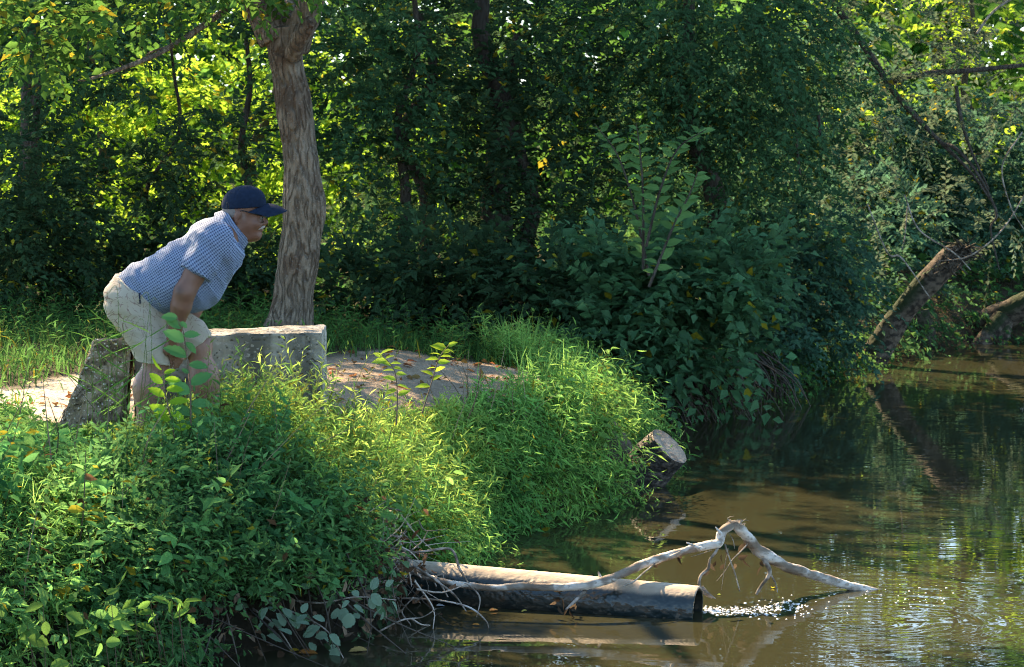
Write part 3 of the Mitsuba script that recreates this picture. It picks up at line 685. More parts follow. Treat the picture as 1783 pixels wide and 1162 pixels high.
# ------------------------------------------------------------------ solids from distance fields
class Field:
    """A distance field on a grid; prims are joined with a rounded union and turned into a mesh by surface nets."""

    def __init__(s, lo, hi, h):
        s.lo, s.h = np.asarray(lo, float), h
        s.n = np.ceil((np.asarray(hi) - s.lo) / h).astype(int) + 1
        s.g = np.full(s.n, 1.0, np.float32)

    def _box(s, lo, hi):
        a = np.clip(np.floor((lo - s.lo) / s.h).astype(int), 0, s.n - 1)
        b = np.clip(np.ceil((hi - s.lo) / s.h).astype(int) + 1, 1, s.n)
        sl = tuple(slice(i, j) for i, j in zip(a, b))
        ax = [s.lo[k] + s.h * np.arange(a[k], b[k]) for k in range(3)]
        return sl, np.stack(np.meshgrid(*ax, indexing='ij'), -1)

    def join(s, sl, d, k):
        g = s.g[sl]
        hh = np.maximum(k - np.abs(g - d), 0) / k
        s.g[sl] = np.minimum(g, d) - hh * hh * k * 0.25

    def cone(s, a, b, ra, rb, k=0.03, squash=None):
        """Tapered capsule; squash = (axis, factor): distances along the axis count by the factor."""
        a, b = np.asarray(a, float), np.asarray(b, float)
        m = max(ra, rb) * (1 if not squash else max(1, 1 / squash[1])) + k + 0.03
        sl, p = s._box(np.minimum(a, b) - m, np.maximum(a, b) + m)
        e = b - a
        t = np.clip(((p - a) @ e) / max(e @ e, 1e-9), 0, 1)
        q = p - a - t[..., None] * e
        if squash:
            x = np.asarray(squash[0], float); x = x / np.linalg.norm(x)
            q = q + (q @ x)[..., None] * x * (squash[1] - 1)
        s.join(sl, np.linalg.norm(q, axis=-1) - (ra + t * (rb - ra)), k)
        return s

    def egg(s, c, axes, radii, k=0.03):
        """Ellipsoid: centre, three axes (rows), radii."""
        c, A, R = np.asarray(c, float), nrm(np.asarray(axes, float)), np.asarray(radii, float)
        m = R.max() + k + 0.02
        sl, p = s._box(c - m, c + m)
        q = (p - c) @ A.T / R
        l = np.linalg.norm(q, axis=-1)
        l2 = np.linalg.norm(q / R, axis=-1)
        s.join(sl, l * (l - 1) / np.maximum(l2, 1e-6), k)
        return s

    def cut(s, point, normal):
        """Keeps what lies on the side the normal points away from."""
        ax = [s.lo[k] + s.h * np.arange(s.n[k]) for k in range(3)]
        n = nrm(np.asarray(normal, float)); c = np.asarray(point) @ n
        d = (ax[0] * n[0])[:, None, None] + (ax[1] * n[1])[None, :, None] + (ax[2] * n[2])[None, None] - c
        s.g = np.maximum(s.g, d.astype(np.float32))
        return s

    def mesh(s, smooth=4):
        g = s.g
        nx, ny, nz = g.shape
        cor = np.array([(i, j, k) for i in (0, 1) for j in (0, 1) for k in (0, 1)])
        V = np.stack([g[i:nx - 1 + i, j:ny - 1 + j, k:nz - 1 + k] for i, j, k in cor], -1)
        cnt = (V < 0).sum(-1)
        act = (cnt > 0) & (cnt < 8)
        idx = np.argwhere(act); V = V[act]
        acc, num = np.zeros((len(idx), 3)), np.zeros(len(idx))
        for a in range(8):
            for b in range(a + 1, 8):
                if np.abs(cor[a] - cor[b]).sum() == 1:
                    x = (V[:, a] < 0) != (V[:, b] < 0)
                    t = np.where(x, V[:, a] / np.where(x, V[:, a] - V[:, b], 1), 0)
                    acc += np.where(x[:, None], cor[a] + t[:, None] * (cor[b] - cor[a]), 0); num += x
        v = s.lo + s.h * (idx + acc / num[:, None])
        vid = np.full(act.shape, -1); vid[act] = np.arange(len(idx))
        ins, F = g < 0, []
        for ax in range(3):
            o1, o2 = [(1, 2), (2, 0), (0, 1)][ax]
            A = np.moveaxis(ins, (ax, o1, o2), (0, 1, 2)); I = np.moveaxis(vid, (ax, o1, o2), (0, 1, 2))
            u, w = A[:-1, 1:-1, 1:-1], A[1:, 1:-1, 1:-1]
            e = np.argwhere(u != w)
            if not len(e):
                continue
            i, j, k = e[:, 0], e[:, 1], e[:, 2]
            q = np.stack([I[i, j, k], I[i, j + 1, k], I[i, j + 1, k + 1], I[i, j, k + 1]], 1)
            up = u[i, j, k]
            F.append(np.where(up[:, None], q, q[:, ::-1]))
        m = trimesh.Trimesh(v, np.vstack([np.vstack(F)[:, [0, 1, 2]], np.vstack(F)[:, [0, 2, 3]]]), process=False)
        if smooth:
            v0 = np.array(m.vertices)
            trimesh.smoothing.filter_taubin(m, 0.5, 0.53, smooth)
            mv = np.array(m.vertices) - v0; l = np.linalg.norm(mv, axis=1, keepdims=True)
            m.vertices = v0 + np.where(l > s.h, 0, mv)
        return np.array(m.vertices), np.array(m.faces)


# ------------------------------------------------------------------ the man
MD = 13.5
J = lambda px, py, lat=0.0: P(px, py, MD + lat)
SC = MD / F_PX                                        # metres per photo pixel at the man
LAT = np.array([0, 1.0, 0])
man = thing('person', 'man in navy cap, blue checked shirt and khaki shorts bending forward, hands on knees', 'person')


def skin_c(p, n, uv):
    return 1.0


bsdf('skin', {'type': 'twosided', 'bsdf': {'type': 'bumpmap', 'arbitrary': mikit.proc(lambda p, n, uv: mikit.fbm(p.x * 220, p.y * 220, p.z * 220, 2), 0.001), 'scale': 0.0004,
                                           'nested': {'type': 'principled', 'base_color': VC, 'roughness': 0.48, 'specular': 0.45}}})
dirv = lambda x, y: nrm(np.array([x, 0, -y], float))          # a direction given in photo pixels
body = Field([J(170, 310)[0], MD - 0.45, J(170, 800)[2]], [J(520, 310)[0], MD + 0.45, J(520, 310)[2]], 0.0066)
# torso under the shirt
for L in (-1, 1):
    body.cone(J(246, 510, .09 * L), J(318, 478, .08 * L), 0.12, 0.14, 0.05)
    body.cone(J(318, 478, .08 * L), J(375, 425, .1 * L), 0.14, 0.11, 0.05)
    body.cone(J(375, 425, .1 * L), J(398, 405, 0.02 * L), 0.09, 0.06, 0.05)
body.cone(J(388, 408), J(424, 388), 0.072, 0.066, 0.04)      # neck
# head, facing right and a little down
hx, hz = dirv(1, 0.12), dirv(0.12, -1)
HA = [hx, LAT, hz]
body.egg(J(422, 362), HA, (0.097, 0.079, 0.098), 0.02)
body.egg(J(434, 391), HA, (0.066, 0.059, 0.076), 0.03)
body.egg(J(444.5, 410.5), HA, (0.034, 0.038, 0.027), 0.022)       # chin
body.egg(J(428, 412), HA, (0.044, 0.047, 0.026), 0.03)       # jowl
body.egg(J(449, 375), HA, (0.03, 0.052, 0.018), 0.02)        # brow
for L in (-1, 1):
    body.egg(J(446, 390, .034 * L), HA, (0.024, 0.024, 0.024), 0.02)    # cheeks
    body.egg(J(413, 377, .078 * L), [dirv(1, .2), nrm(LAT - L * np.array([0.4, 0, 0])), dirv(-.2, -1)], (0.019, 0.009, 0.031), 0.008)   # ears
    body.egg(J(412, 387, .076 * L), HA, (0.012, 0.009, 0.012), 0.008)
body.cone(J(454, 374), J(463.5, 387.5), 0.0095, 0.013, 0.01)           # nose
body.egg(J(460.5, 390), HA, (0.012, 0.018, 0.009), 0.008)
for L in (-1, 1):
    body.egg(J(457, 390, .013 * L), HA, (0.011, 0.009, 0.009), 0.006)
body.egg(J(453, 396), HA, (0.013, 0.028, 0.013), 0.012)                 # upper lip
body.egg(J(456, 401.3), HA, (0.010, 0.022, 0.0055), 0.004)
body.egg(J(454, 406.8), HA, (0.011, 0.021, 0.0065), 0.004)
# legs
for L, hip, kn, calf, ank, toe in ((-1, (236, 524), (274, 622), (259, 672), (252, 742), (296, 772)), (1, (240, 524), (344, 602), (356, 656), (380, 733), (424, 768))):
    w = .105 if L < 0 else .11; kl = .15 * L
    body.cone(J(*hip, w * L), J(*kn, kl), 0.125, 0.064, 0.04)
    body.cone(J(*kn, kl), J(*calf, kl), 0.060, 0.062, 0.04)
    body.egg(J(calf[0] - 2, calf[1] + 4, kl), [dirv(-.2, 1), LAT, dirv(1, .2)], (0.095, 0.058, 0.066), 0.045)
    body.cone(J(*calf, kl), J(*ank, kl), 0.059, 0.042, 0.05)
    body.cone(J(*ank, kl), J(ank[0] + 4, ank[1] + 22, kl), 0.044, 0.045, 0.03)
    body.cone(J(ank[0] + 4, ank[1] + 24, kl), J(*toe, kl), 0.042, 0.034, 0.03)
    body.egg(J(kn[0] + 10, kn[1] - 2, kl), [dirv(1, .3), LAT, dirv(.3, -1)], (0.04, 0.044, 0.055), 0.03)


def arm(sh, el, wr, r0=.074, r1=.05, r2=.031):
    body.cone(sh, el, r0, r1, 0.03)
    m = el + (wr - el) * 0.28
    body.cone(el, m, r1, 0.052, 0.03)
    body.cone(m, wr, 0.05, r2, 0.02)


def hand(wr, palm, fing, thumb, width):
    """Palm from the wrist, four fingers fanned across width (vector), each a chain of three joints, and a thumb off the side."""
    body.cone(wr, palm, 0.03, 0.034, 0.02, (np.cross(palm - wr, width), 1.45))
    for i in range(4):
        s = (i - 1.5) / 3
        ln = [0.92, 1.05, 1.0, 0.8][i]
        a = palm + width * s
        for (u, rr0, rr1) in ((fing[0], 0.0115, 0.0105), (fing[1], 0.0105, 0.0095), (fing[2], 0.0095, 0.008)):
            b = a + u * ln
            body.cone(a, b, rr0, rr1, 0.004)
            a = b
    a = wr + (palm - wr) * 0.45 + thumb[0]
    body.cone(wr + (palm - wr) * 0.3, a, 0.016, 0.014, 0.012)
    body.cone(a, a + thumb[1], 0.0135, 0.012, 0.005)
    body.cone(a + thumb[1], a + thumb[1] + thumb[2], 0.012, 0.0095, 0.004)


arm(J(368, 424, -.2), J(321, 510, -.27), J(301, 590, -.235))
arm(J(372, 424, .2), J(352, 505, .27), J(331, 562, .2))
# near hand: flat on the knee, fingers over its outer side and down
hand(J(301, 590, -.235), J(302, 611, -.225), (J(307, 622, -.215) - J(302, 611, -.225), J(309, 632, -.205) - J(307, 622, -.215), J(307, 640, -.19) - J(309, 632, -.205)),
     (np.array([-0.028, -0.012, -0.005]), np.array([-0.012, 0.008, -0.028]), np.array([0.004, 0.012, -0.022])), np.array([0.058, -0.028, 0.016]))
hand(J(331, 562, .2), J(335, 582, .19), (J(341, 592, .19) - J(335, 582, .19), J(346, 601, .185) - J(341, 592, .19), J(348, 609, .18) - J(346, 601, .185)),
     (np.array([-0.02, -0.03, -0.005]), np.array([0.012, -0.02, -0.026]), np.array([0.012, -0.004, -0.02])), np.array([-0.01, 0.066, 0.01]))
v, f = body.mesh(3)
BROWN, PALE = np.array([0.14, 0.064, 0.039]), np.array([0.24, 0.13, 0.098])
kf = meshkit.fbm(v * 38, 3, 4)[:, None]
zz = np.clip((J(0, 590)[2] - v[:, 2]) / 0.06, 0, 1)[:, None] * np.clip(1 - np.exp(-((v - J(303, 618, -.22)) ** 2).sum(1) / 0.0042), 0, 1)[:, None]
c = (BROWN * (1 - zz) + PALE * zz) * (0.8 + 0.4 * kf)
hd = (v[:, 2] > J(0, 432)[2])[:, None] & (v[:, 0] > J(395, 400)[0])[:, None]
c = np.where(hd, c * [0.92, 0.88, 0.86], c)
lip = np.exp(-(np.linalg.norm((v - J(456, 404)) * [1, 0.55, 1], axis=1) / 0.011) ** 2)[:, None]
c = c * (1 - 0.45 * lip) + np.array([0.2, 0.07, 0.06]) * 0.45 * lip
br = np.exp(-(np.linalg.norm((v - J(312, 506, -.31)) * [1, .6, .8], axis=1) / 0.022) ** 2)[:, None]
c = c * (1 - 0.55 * br)                                # bruise near the elbow
for L in (-1, 1):
    tp = np.exp(-(np.linalg.norm((v - J(424, 377, .078 * L)) * [1.3, 0.6, .7], axis=1) / 0.013) ** 2)[:, None]
    c = c * (1 - .6 * tp) + np.array([0.22, 0.19, 0.175]) * .6 * tp      # greying temples
part(man, 'body', (v, f), 'skin', True, np.clip(c, 0, 1))

# hair: grey at the nape and temples, moustache
bsdf('grey_hair', bumped({'type': 'principled', 'base_color': {'type': 'rgb', 'value': [0.17, 0.155, 0.145]}, 'roughness': 0.7, 'specular': 0.3}, lambda p, n, uv: mikit.noise(p.x * 500, p.y * 900, p.z * 260), 0.003, 0.0008))
bsdf('white_hair', bumped({'type': 'principled', 'base_color': {'type': 'rgb', 'value': [0.33, 0.30, 0.28]}, 'roughness': 0.7, 'specular': 0.3}, lambda p, n, uv: mikit.noise(p.x * 400, p.y * 900, p.z * 300), 0.003, 0.0008))
hair = Field(J(380, 400)[[0]].tolist() + [MD - .12, J(0, 402)[2]], [J(460, 0)[0], MD + .12, J(0, 320)[2]], 0.005)
hair.egg(J(419.5, 364), HA, (0.097, 0.081, 0.088), 0.01)
hair.cut(J(413, 368), dirv(1, -0.25)).cut(J(400, 388), dirv(0.25, 1))
part(man, 'hair', hair.mesh(2), 'grey_hair', True)
mo = Field([J(440, 0)[0], MD - .06, J(0, 412)[2]], [J(475, 0)[0], MD + .06, J(0, 385)[2]], 0.0028)
for L in (-1, 1):
    mo.cone(J(459.3, 395, .004 * L), J(456, 396.4, .02 * L), 0.007, 0.007, 0.004)
    mo.cone(J(456, 396.4, .02 * L), J(449, 399.5, .036 * L), 0.007, 0.004, 0.004)
part(man, 'moustache', mo.mesh(2), 'white_hair', True)
for L in (-1, 1):
    part(man, 'eye', tuple(np.array(x) for x in (trimesh.creation.icosphere(2, 0.0115).vertices + J(452.5, 380, .031 * L), trimesh.creation.icosphere(2, 0.0115).faces)), 'eye_white', True)
bsdf('eye_white', {'type': 'plastic', 'diffuse_reflectance': {'type': 'rgb', 'value': [0.16, 0.12, 0.1]}})

# cap
bsdf('navy', bumped({'type': 'principled', 'base_color': mikit.proc(lambda p, n, uv: mikit.mix([0.006, 0.012, 0.026], [0.013, 0.022, 0.045], mikit.fbm(p.x * 60, p.y * 60, p.z * 60, 3))), 'roughness': 0.9, 'sheen': 0.15, 'specular': 0.1},
                    lambda p, n, uv: mikit.noise(p.x * 900, p.y * 900, p.z * 900) + 0.8 * mikit.fbm(p.x * 30, p.y * 30, p.z * 30, 2), 0.0008, 0.0008))
cf = Field([J(375, 0)[0], MD - .14, J(0, 385)[2]], [J(480, 0)[0], MD + .14, J(0, 312)[2]], 0.005)
cf.egg(J(424.5, 359), [dirv(1, .06), LAT, dirv(.06, -1)], (0.114, 0.094, 0.103), 0.01)
cf.egg(J(434, 347), [dirv(1, .06), LAT, dirv(.06, -1)], (0.082, 0.082, 0.066), 0.02)
cf.cut(J(425, 362), dirv(0.06, 1))
v, f = cf.mesh(3)
an = np.arctan2(v[:, 1] - MD, v[:, 0] - J(425, 0)[0])
v = v - nrm(v - J(425, 362)) * (0.0022 * np.exp(-((((an / (np.pi / 3)) + 0.5) % 1 - 0.5) / 0.05) ** 2))[:, None]      # panel seams
crn = part(man, 'cap', (v, f), 'navy', True)
ss, tt = np.meshgrid(np.linspace(-1, 1, 33), np.linspace(0, 1, 14), indexing='ij')
root = np.stack([J(0, 0)[0] * 0 + J(463, 0)[0] - SC * 30 * ss**2, MD + 0.086 * ss, J(0, 354)[2] - SC * 14 * ss**2], -1)
tip = np.stack([J(497, 0)[0] - SC * 30 * np.abs(ss) ** 2.6, MD + 0.084 * ss * 0.98, J(0, 366.5)[2] - SC * 9.5 * ss**2], -1)
top = root * (1 - tt[..., None]) + tip * tt[..., None] + np.array([0, 0, 0.008]) * (np.sin(np.pi * tt) * (1 - ss**2 * .6))[..., None]
bot = top - np.array([0.0008, 0, 0.0042])
vv = np.vstack([top.reshape(-1, 3), bot.reshape(-1, 3)]); a, b2 = ss.shape; o = a * b2
i, j = np.meshgrid(np.arange(a - 1), np.arange(b2 - 1), indexing='ij')
q = np.stack([i * b2 + j, (i + 1) * b2 + j, (i + 1) * b2 + j + 1, i * b2 + j + 1], -1).reshape(-1, 4)
ring = np.concatenate([np.arange(b2), (np.arange(1, a) * b2 + b2 - 1), (np.arange(b2 - 2, -1, -1) + (a - 1) * b2)])
sideq = np.stack([ring[:-1], ring[1:], ring[1:] + o, ring[:-1] + o], 1)
part(man, 'cap__bill', (vv, np.vstack([q, q[:, ::-1] + o, sideq])), 'navy', 40)
part(man, 'cap__button', tuple(np.asarray(x) for x in (trimesh.creation.icosphere(2, 0.007).vertices * [1, 1, .6] + J(427, 324.5), trimesh.creation.icosphere(2).faces)), 'navy', True)
part(man, 'cap__buckle', tube([J(394, 356, -.07), J(396, 352, -.078), J(398, 357, -.082), J(397, 364, -.08), J(394, 363, -.074), J(394, 356, -.07)], 0.0012, 6, 30), 'dark_plastic', True)

# glasses
bsdf('dark_plastic', {'type': 'plastic', 'diffuse_reflectance': {'type': 'rgb', 'value': [0.008, 0.008, 0.009]}})
bsdf('lens', {'type': 'thindielectric', 'int_ior': 1.55})
gl = Bag()
for L in (-1, 1):
    gl.add(tube([J(415, 368, .083 * L), J(424, 367.5, .083 * L), J(440, 372, .08 * L), J(456, 376, .062 * L)], [0.002, 0.0028, 0.003, 0.003], 6, 20), [0, 0, 0])
    th = np.linspace(0, 2 * np.pi, 29)
    rim = np.array([J(458.0, 381.5, .032 * L) + np.cos(a) * np.array([0.002, 0.025, 0]) + np.sin(a) * hz * 0.019 for a in th])
    gl.add(tube(0 * rim + rim, 0.0026, 6), [0, 0, 0])
    lens_v = np.vstack([J(458.0, 381.5, .032 * L)[None] + hx * 0.003, rim[:-1]])
    part(man, 'glasses__lens', (lens_v, np.array([[0, 1 + i, 1 + (i + 1) % 28] for i in range(28)])), 'lens', False)
gl.add(tube([J(459, 379, -.01), J(460.5, 378, 0), J(459, 379, .01)], 0.0018, 6, 8), [0, 0, 0])
part(man, 'glasses', gl.get()[0], 'dark_plastic', True)

# shirt
TA, TB = J(240, 508), J(392, 408)                      # the torso's axis
tx = nrm(TB - TA); tn = nrm(np.cross(tx, LAT))


def shirt_c(p, n, uv):
    q = [p.x - float(TA[0]), p.y - float(TA[1]), p.z - float(TA[2])]
    u = q[0] * float(tx[0]) + q[2] * float(tx[2])
    w = q[0] * float(tn[0]) + q[2] * float(tn[2])
    v = dr.atan2(q[1], w) * 0.19
    a = mikit.smoothstep(-0.25, 0.25, dr.sin(u * (2 * math.pi / 0.0105)))
    b = mikit.smoothstep(-0.25, 0.25, dr.sin(v * (2 * math.pi / 0.0105)))
    return mikit.mix(mikit.mix([0.22, 0.265, 0.35], [0.06, 0.09, 0.17], a * 0.5 + b * 0.5), [0.012, 0.024, 0.07], a * b * 0.75)


def cloth_h(p, n, uv):
    return mikit.fbm(p.x * 16 + 3, p.y * 16, p.z * 16, 3)


bsdf('checked_cotton', bumped({'type': 'principled', 'base_color': mikit.proc(shirt_c), 'roughness': 0.85, 'specular': 0.2, 'sheen': 0.3}, cloth_h, 0.012, 0.003))
sh = Field([J(180, 0)[0], MD - .42, J(0, 570)[2]], [J(445, 0)[0], MD + .42, J(0, 345)[2]], 0.007)
for L in (-1, 1):
    sh.cone(J(249, 507, .095 * L), J(314, 486, .095 * L), 0.14, 0.166, 0.06)
    sh.cone(J(314, 486, .095 * L), J(374, 427, .11 * L), 0.162, 0.134, 0.06)
    sh.cone(J(374, 427, .12 * L), J(399, 405, .02 * L), 0.115, 0.078, 0.05)
    sh.cone(J(385, 440, .085 * L), J(345, 492, .08 * L), 0.108, 0.138, 0.05)
    sh.cone(J(385, 440, .085 * L), J(408, 416, .02 * L), 0.1, 0.07, 0.05)
    sh.cone(J(370, 420, .17 * L), J(366, 424, .19 * L), 0.095, 0.09, 0.05)
sh.cut(J(402, 397), dirv(0.86, -0.5))                 # neck
# hem: cut below a line from the small of the back to under the belly
sh.cut(J(255, 518), -nrm(np.cross(J(304, 546) - J(203, 466), LAT)) * np.sign(-nrm(np.cross(J(304, 546) - J(203, 466), LAT))[2]) * -1)
for L in (-1, 1):                                      # sleeves, cut off square to the arm
    el = J(321, 510, -.27) if L < 0 else J(352, 505, .27)
    s0 = J(370, 422, .2 * L); e = nrm(el - s0)
    sl_ = Field(sh.lo, sh.lo + sh.h, sh.h)
    sl_.n = sh.n; sl_.g = np.full(sh.n, 1.0, np.float32)
    sl_.cone(s0 - e * 0.03, s0 + (el - s0) * 0.8, 0.092, 0.08, 0.03).cut(s0 + (el - s0) * 0.62, e)
    sh.join((slice(None),) * 3, sl_.g, 0.012)
v, f = sh.mesh(4)
tm = trimesh.Trimesh(v, f, process=False); vn = np.array(tm.vertex_normals)
u = (v - TA) @ tx
fold = meshkit.fbm(np.stack([(v @ np.array([0.9, 0.2, 0.5])) * 16, (v @ np.array([-0.4, 0.2, 0.9])) * 6, v[:, 1] * 5], -1), 2, 9) - 0.5
fine = meshkit.fbm(np.stack([v[:, 0] * 30, v[:, 1] * 22, v[:, 2] * 14], -1), 2, 4) - 0.5
ridge = 1 - np.abs(2 * meshkit.noise(np.stack([(v @ np.array([0.75, 0.25, 0.65])) * 15, (v @ np.array([-0.65, 0.2, 0.75])) * 4.5, v[:, 1] * 4], -1), 31) - 1)
v = v + vn * (0.022 * fold + 0.010 * fine + 0.007 * (ridge ** 3 - 0.3))[:, None]
shirt = part(man, 'shirt', (v, f), 'checked_cotton', True)
for L in (-1, 1):
    el = J(321, 510, -.27) if L < 0 else J(352, 505, .27)
    s0 = J(370, 422, .2 * L); e = nrm(el - s0); m = s0 + (el - s0) * 0.61
    e1_ = nrm(np.cross(e, LAT)); e2_ = np.cross(e, e1_)
    part(man, 'shirt__sleeve_hem', tube([m + 0.0855 * (np.cos(a) * e1_ + np.sin(a) * e2_) for a in np.linspace(0, 2 * np.pi, 41)], 0.005, 8, None, 0.2, 30), 'checked_cotton', True)
# collar
bk, fr = J(386, 372), J(424, 423)
cc = (bk + fr) / 2; cu = nrm(fr - bk); cn = nrm(np.cross(LAT, cu)); cn = cn * np.sign(cn[0])
ang = np.linspace(0.16, 2 * np.pi - 0.16, 60)
R1 = np.linalg.norm(fr - bk) / 2
prof = [(0.95, 0.02), (0.98, 0.034), (1.04, 0.034), (1.26, -0.026), (1.23, -0.032), (1.04, 0.014), (0.95, -0.03)]
cv = np.array([[cc + cu * math.cos(a) * R1 * s * (1.08 if math.cos(a) > .8 else 1) + LAT * math.sin(a) * 0.089 * s + cn * h for s, h in prof] for a in ang])
m_, n_ = cv.shape[:2]
i, j = np.meshgrid(np.arange(m_ - 1), np.arange(n_), indexing='ij')
q = np.stack([i * n_ + j, (i + 1) * n_ + j, (i + 1) * n_ + (j + 1) % n_, i * n_ + (j + 1) % n_], -1).reshape(-1, 4)
part(man, 'shirt__collar', (cv.reshape(-1, 3), q), 'checked_cotton', 50)
bsdf('white_plastic', {'type': 'plastic', 'diffuse_reflectance': {'type': 'rgb', 'value': [0.7, 0.68, 0.64]}})
SV = v; SU = (SV - TA) @ tx; SW = (SV - TA) @ (-tn * np.sign(tn[2]))


def on_shirt(u0, lat):
    """The point of the shirt's front at u0 along the torso and lat to the side."""
    m = (np.abs(SU - u0) < 0.014) & (np.abs(SV[:, 1] - MD - lat) < 0.014)
    return SV[m][np.argmax(SW[m])] if m.any() else TA


for u0 in (0.62, 0.545, 0.46, 0.375, 0.29, 0.2):
    part(man, 'shirt__button', tuple(np.asarray(x) for x in (trimesh.creation.icosphere(1, 0.006).vertices + on_shirt(u0, -0.015), trimesh.creation.icosphere(1).faces)), 'white_plastic', True)
pk = np.array([on_shirt(0.49, -0.15), on_shirt(0.55, -0.15), on_shirt(0.55, -0.06), on_shirt(0.49, -0.06)])
pn = -tn * np.sign(tn[2]) * 0.006
part(man, 'shirt__pocket', (np.vstack([pk + pn, pk - pn]), np.array([[0, 1, 2, 3], [7, 6, 5, 4], [0, 4, 5, 1], [1, 5, 6, 2], [2, 6, 7, 3], [3, 7, 4, 0]])), 'checked_cotton')


# shorts, printed with thin dark strokes
def shorts_c(p, n, uv):
    a, b = p.x * 1.0 + p.y * 0.55, p.z * 1.0 + p.y * 0.3
    ink = mi.Float(0)
    for k, (sc, o) in enumerate(((24.0, 0.0), (19.0, 5.3), (31.0, 11.7), (27.0, 3.1))):
        u, v = a * sc + o, b * sc + 2 * o
        cx, cy = dr.floor(u), dr.floor(v)
        th = mikit.cell_rand(cx, cy, 4 + k) * math.pi
        du = u - cx - 0.3 - 0.4 * mikit.cell_rand(cx, cy, 7 + k)
        dv = v - cy - 0.3 - 0.4 * mikit.cell_rand(cx, cy, 9 + k)
        s, t = du * dr.cos(th) + dv * dr.sin(th), -du * dr.sin(th) + dv * dr.cos(th)
        on = (1 - mikit.smoothstep(0.015, 0.045, dr.abs(t + 0.25 * s * s))) * (1 - mikit.smoothstep(0.36, 0.46, dr.abs(s))) * dr.select(mikit.cell_rand(cx, cy, 13 + k) > 0.42, 1.0, 0.0)
        ink = dr.maximum(ink, on)
    up = mikit.smoothstep(float(J(0, 600)[2]), float(J(0, 560)[2]), p.z)
    base = mikit.mix([0.31, 0.27, 0.21], [0.37, 0.325, 0.26], mikit.fbm(p.x * 12, p.y * 12, p.z * 12, 2))
    return mikit.mix(base, [0.13, 0.06, 0.055], ink * (0.1 + 0.62 * up))


bsdf('printed_khaki', bumped({'type': 'principled', 'base_color': mikit.proc(shorts_c), 'roughness': 0.9, 'specular': 0.15, 'sheen': 0.2}, cloth_h, 0.008, 0.003))
so = Field([J(170, 0)[0], MD - .38, J(0, 655)[2]], [J(375, 0)[0], MD + .38, J(0, 455)[2]], 0.007)
for L in (-1, 1):
    so.cone(J(240, 508, .095 * L), J(232, 524, .1 * L), 0.135, 0.143, 0.05)
so.cone(J(232, 524, -.1), J(266, 610, -.15), 0.143, 0.094, 0.04).cone(J(266, 610, -.15), J(272, 650, -.15), 0.092, 0.096, 0.03)
so.cone(J(236, 524, .1), J(326, 584, .15), 0.140, 0.098, 0.04).cone(J(326, 584, .15), J(350, 610, .15), 0.098, 0.1, 0.03)
so.cut(J(230, 490), -nrm(np.cross(J(290, 520) - J(190, 455), LAT)) * np.sign(-nrm(np.cross(J(290, 520) - J(190, 455), LAT))[2]))
ax_ = [so.lo[k] + so.h * np.arange(so.n[k]) for k in range(3)]
X, Y, Zz = np.meshgrid(*ax_, indexing='ij'); pp = np.stack([X, Y, Zz], -1)
near = pp[..., 1] < MD
dn = (pp - J(270, 633, -.15)) @ dirv(-0.12, 1)
df = (pp - J(340, 609, .15)) @ dirv(0.62, 0.62)
so.g = np.maximum(so.g, np.where(near, dn, df)).astype(np.float32)
v, f = so.mesh(4)
vn = np.array(trimesh.Trimesh(v, f, process=False).vertex_normals)
fold = meshkit.fbm(np.stack([(v @ np.array([0.85, 0.2, -0.5])) * 7, v[:, 1] * 7, (v @ np.array([0.4, 0.1, 0.9])) * 21], -1), 2, 13) - 0.5
v = v + vn * (0.022 * fold)[:, None]
part(man, 'shorts', (v, f), 'printed_khaki', True)
part(man, 'shorts__pocket', tube([J(243, 510, -.24), J(243.5, 520, -.247), J(244, 529, -.25)], 0.004, 6, 8), 'navy', True)
# socks and shoes
for L, ank, toe in ((-1, (252, 742), (296, 772)), (1, (380, 733), (424, 768))):
    kl = .15 * L
    part(man, 'sock', tube([J(ank[0] - 1, ank[1] - 1, kl), J(ank[0] + 2, ank[1] + 12, kl), J(ank[0] + 4, ank[1] + 26, kl)], [0.052, 0.052, 0.054], 20, 12, 0.05, 30), 'navy', True)
    fx = Field(J(ank[0] - 30, ank[1] + 60, kl) - [0, .08, 0], J(toe[0] + 30, ank[1], kl) + [0, .08, 0], 0.006)
    fx.cone(J(ank[0] + 2, ank[1] + 24, kl), J(toe[0], toe[1], kl), 0.052, 0.042, 0.02).cone(J(ank[0] + 2, ank[1] + 18, kl), J(ank[0] + 8, ank[1] + 28, kl), 0.056, 0.05, 0.02)
    fx.cut(J(ank[0], ank[1] + 40, kl), [0, 0, -1])
    part(man, 'shoe', fx.mesh(2), 'navy', True)

# ------------------------------------------------------------------ concrete headwall
def conc_c(p, n, uv):
    a = mikit.fbm(p.x * 7, p.y * 7, p.z * 3, 4)
    b = mikit.fbm(p.x * 60, p.y * 60, p.z * 60, 3)
    st = mikit.fbm(p.x * 16, p.y * 16, p.z * 1.3, 3)
    c = mikit.mix([0.13, 0.12, 0.098], [0.28, 0.258, 0.215], mikit.smoothstep(0.25, 0.75, a))
    c = mikit.mix(c, [0.075, 0.07, 0.055], mikit.smoothstep(0.45, 0.7, st) * 0.7)
    c = mikit.mix(c, [0.38, 0.35, 0.30], mikit.smoothstep(0.6, 0.75, b) * 0.5)
    pit = mikit.smoothstep(0.76, 0.82, mikit.noise(p.x * 75, p.y * 75, p.z * 75))
    return mikit.mix(c, [0.06, 0.055, 0.045], pit * 0.8)


def conc_h(p, n, uv):
    pit = mikit.smoothstep(0.74, 0.82, mikit.noise(p.x * 75, p.y * 75, p.z * 75))
    return mikit.fbm(p.x * 40, p.y * 40, p.z * 40, 4) - 0.6 * pit


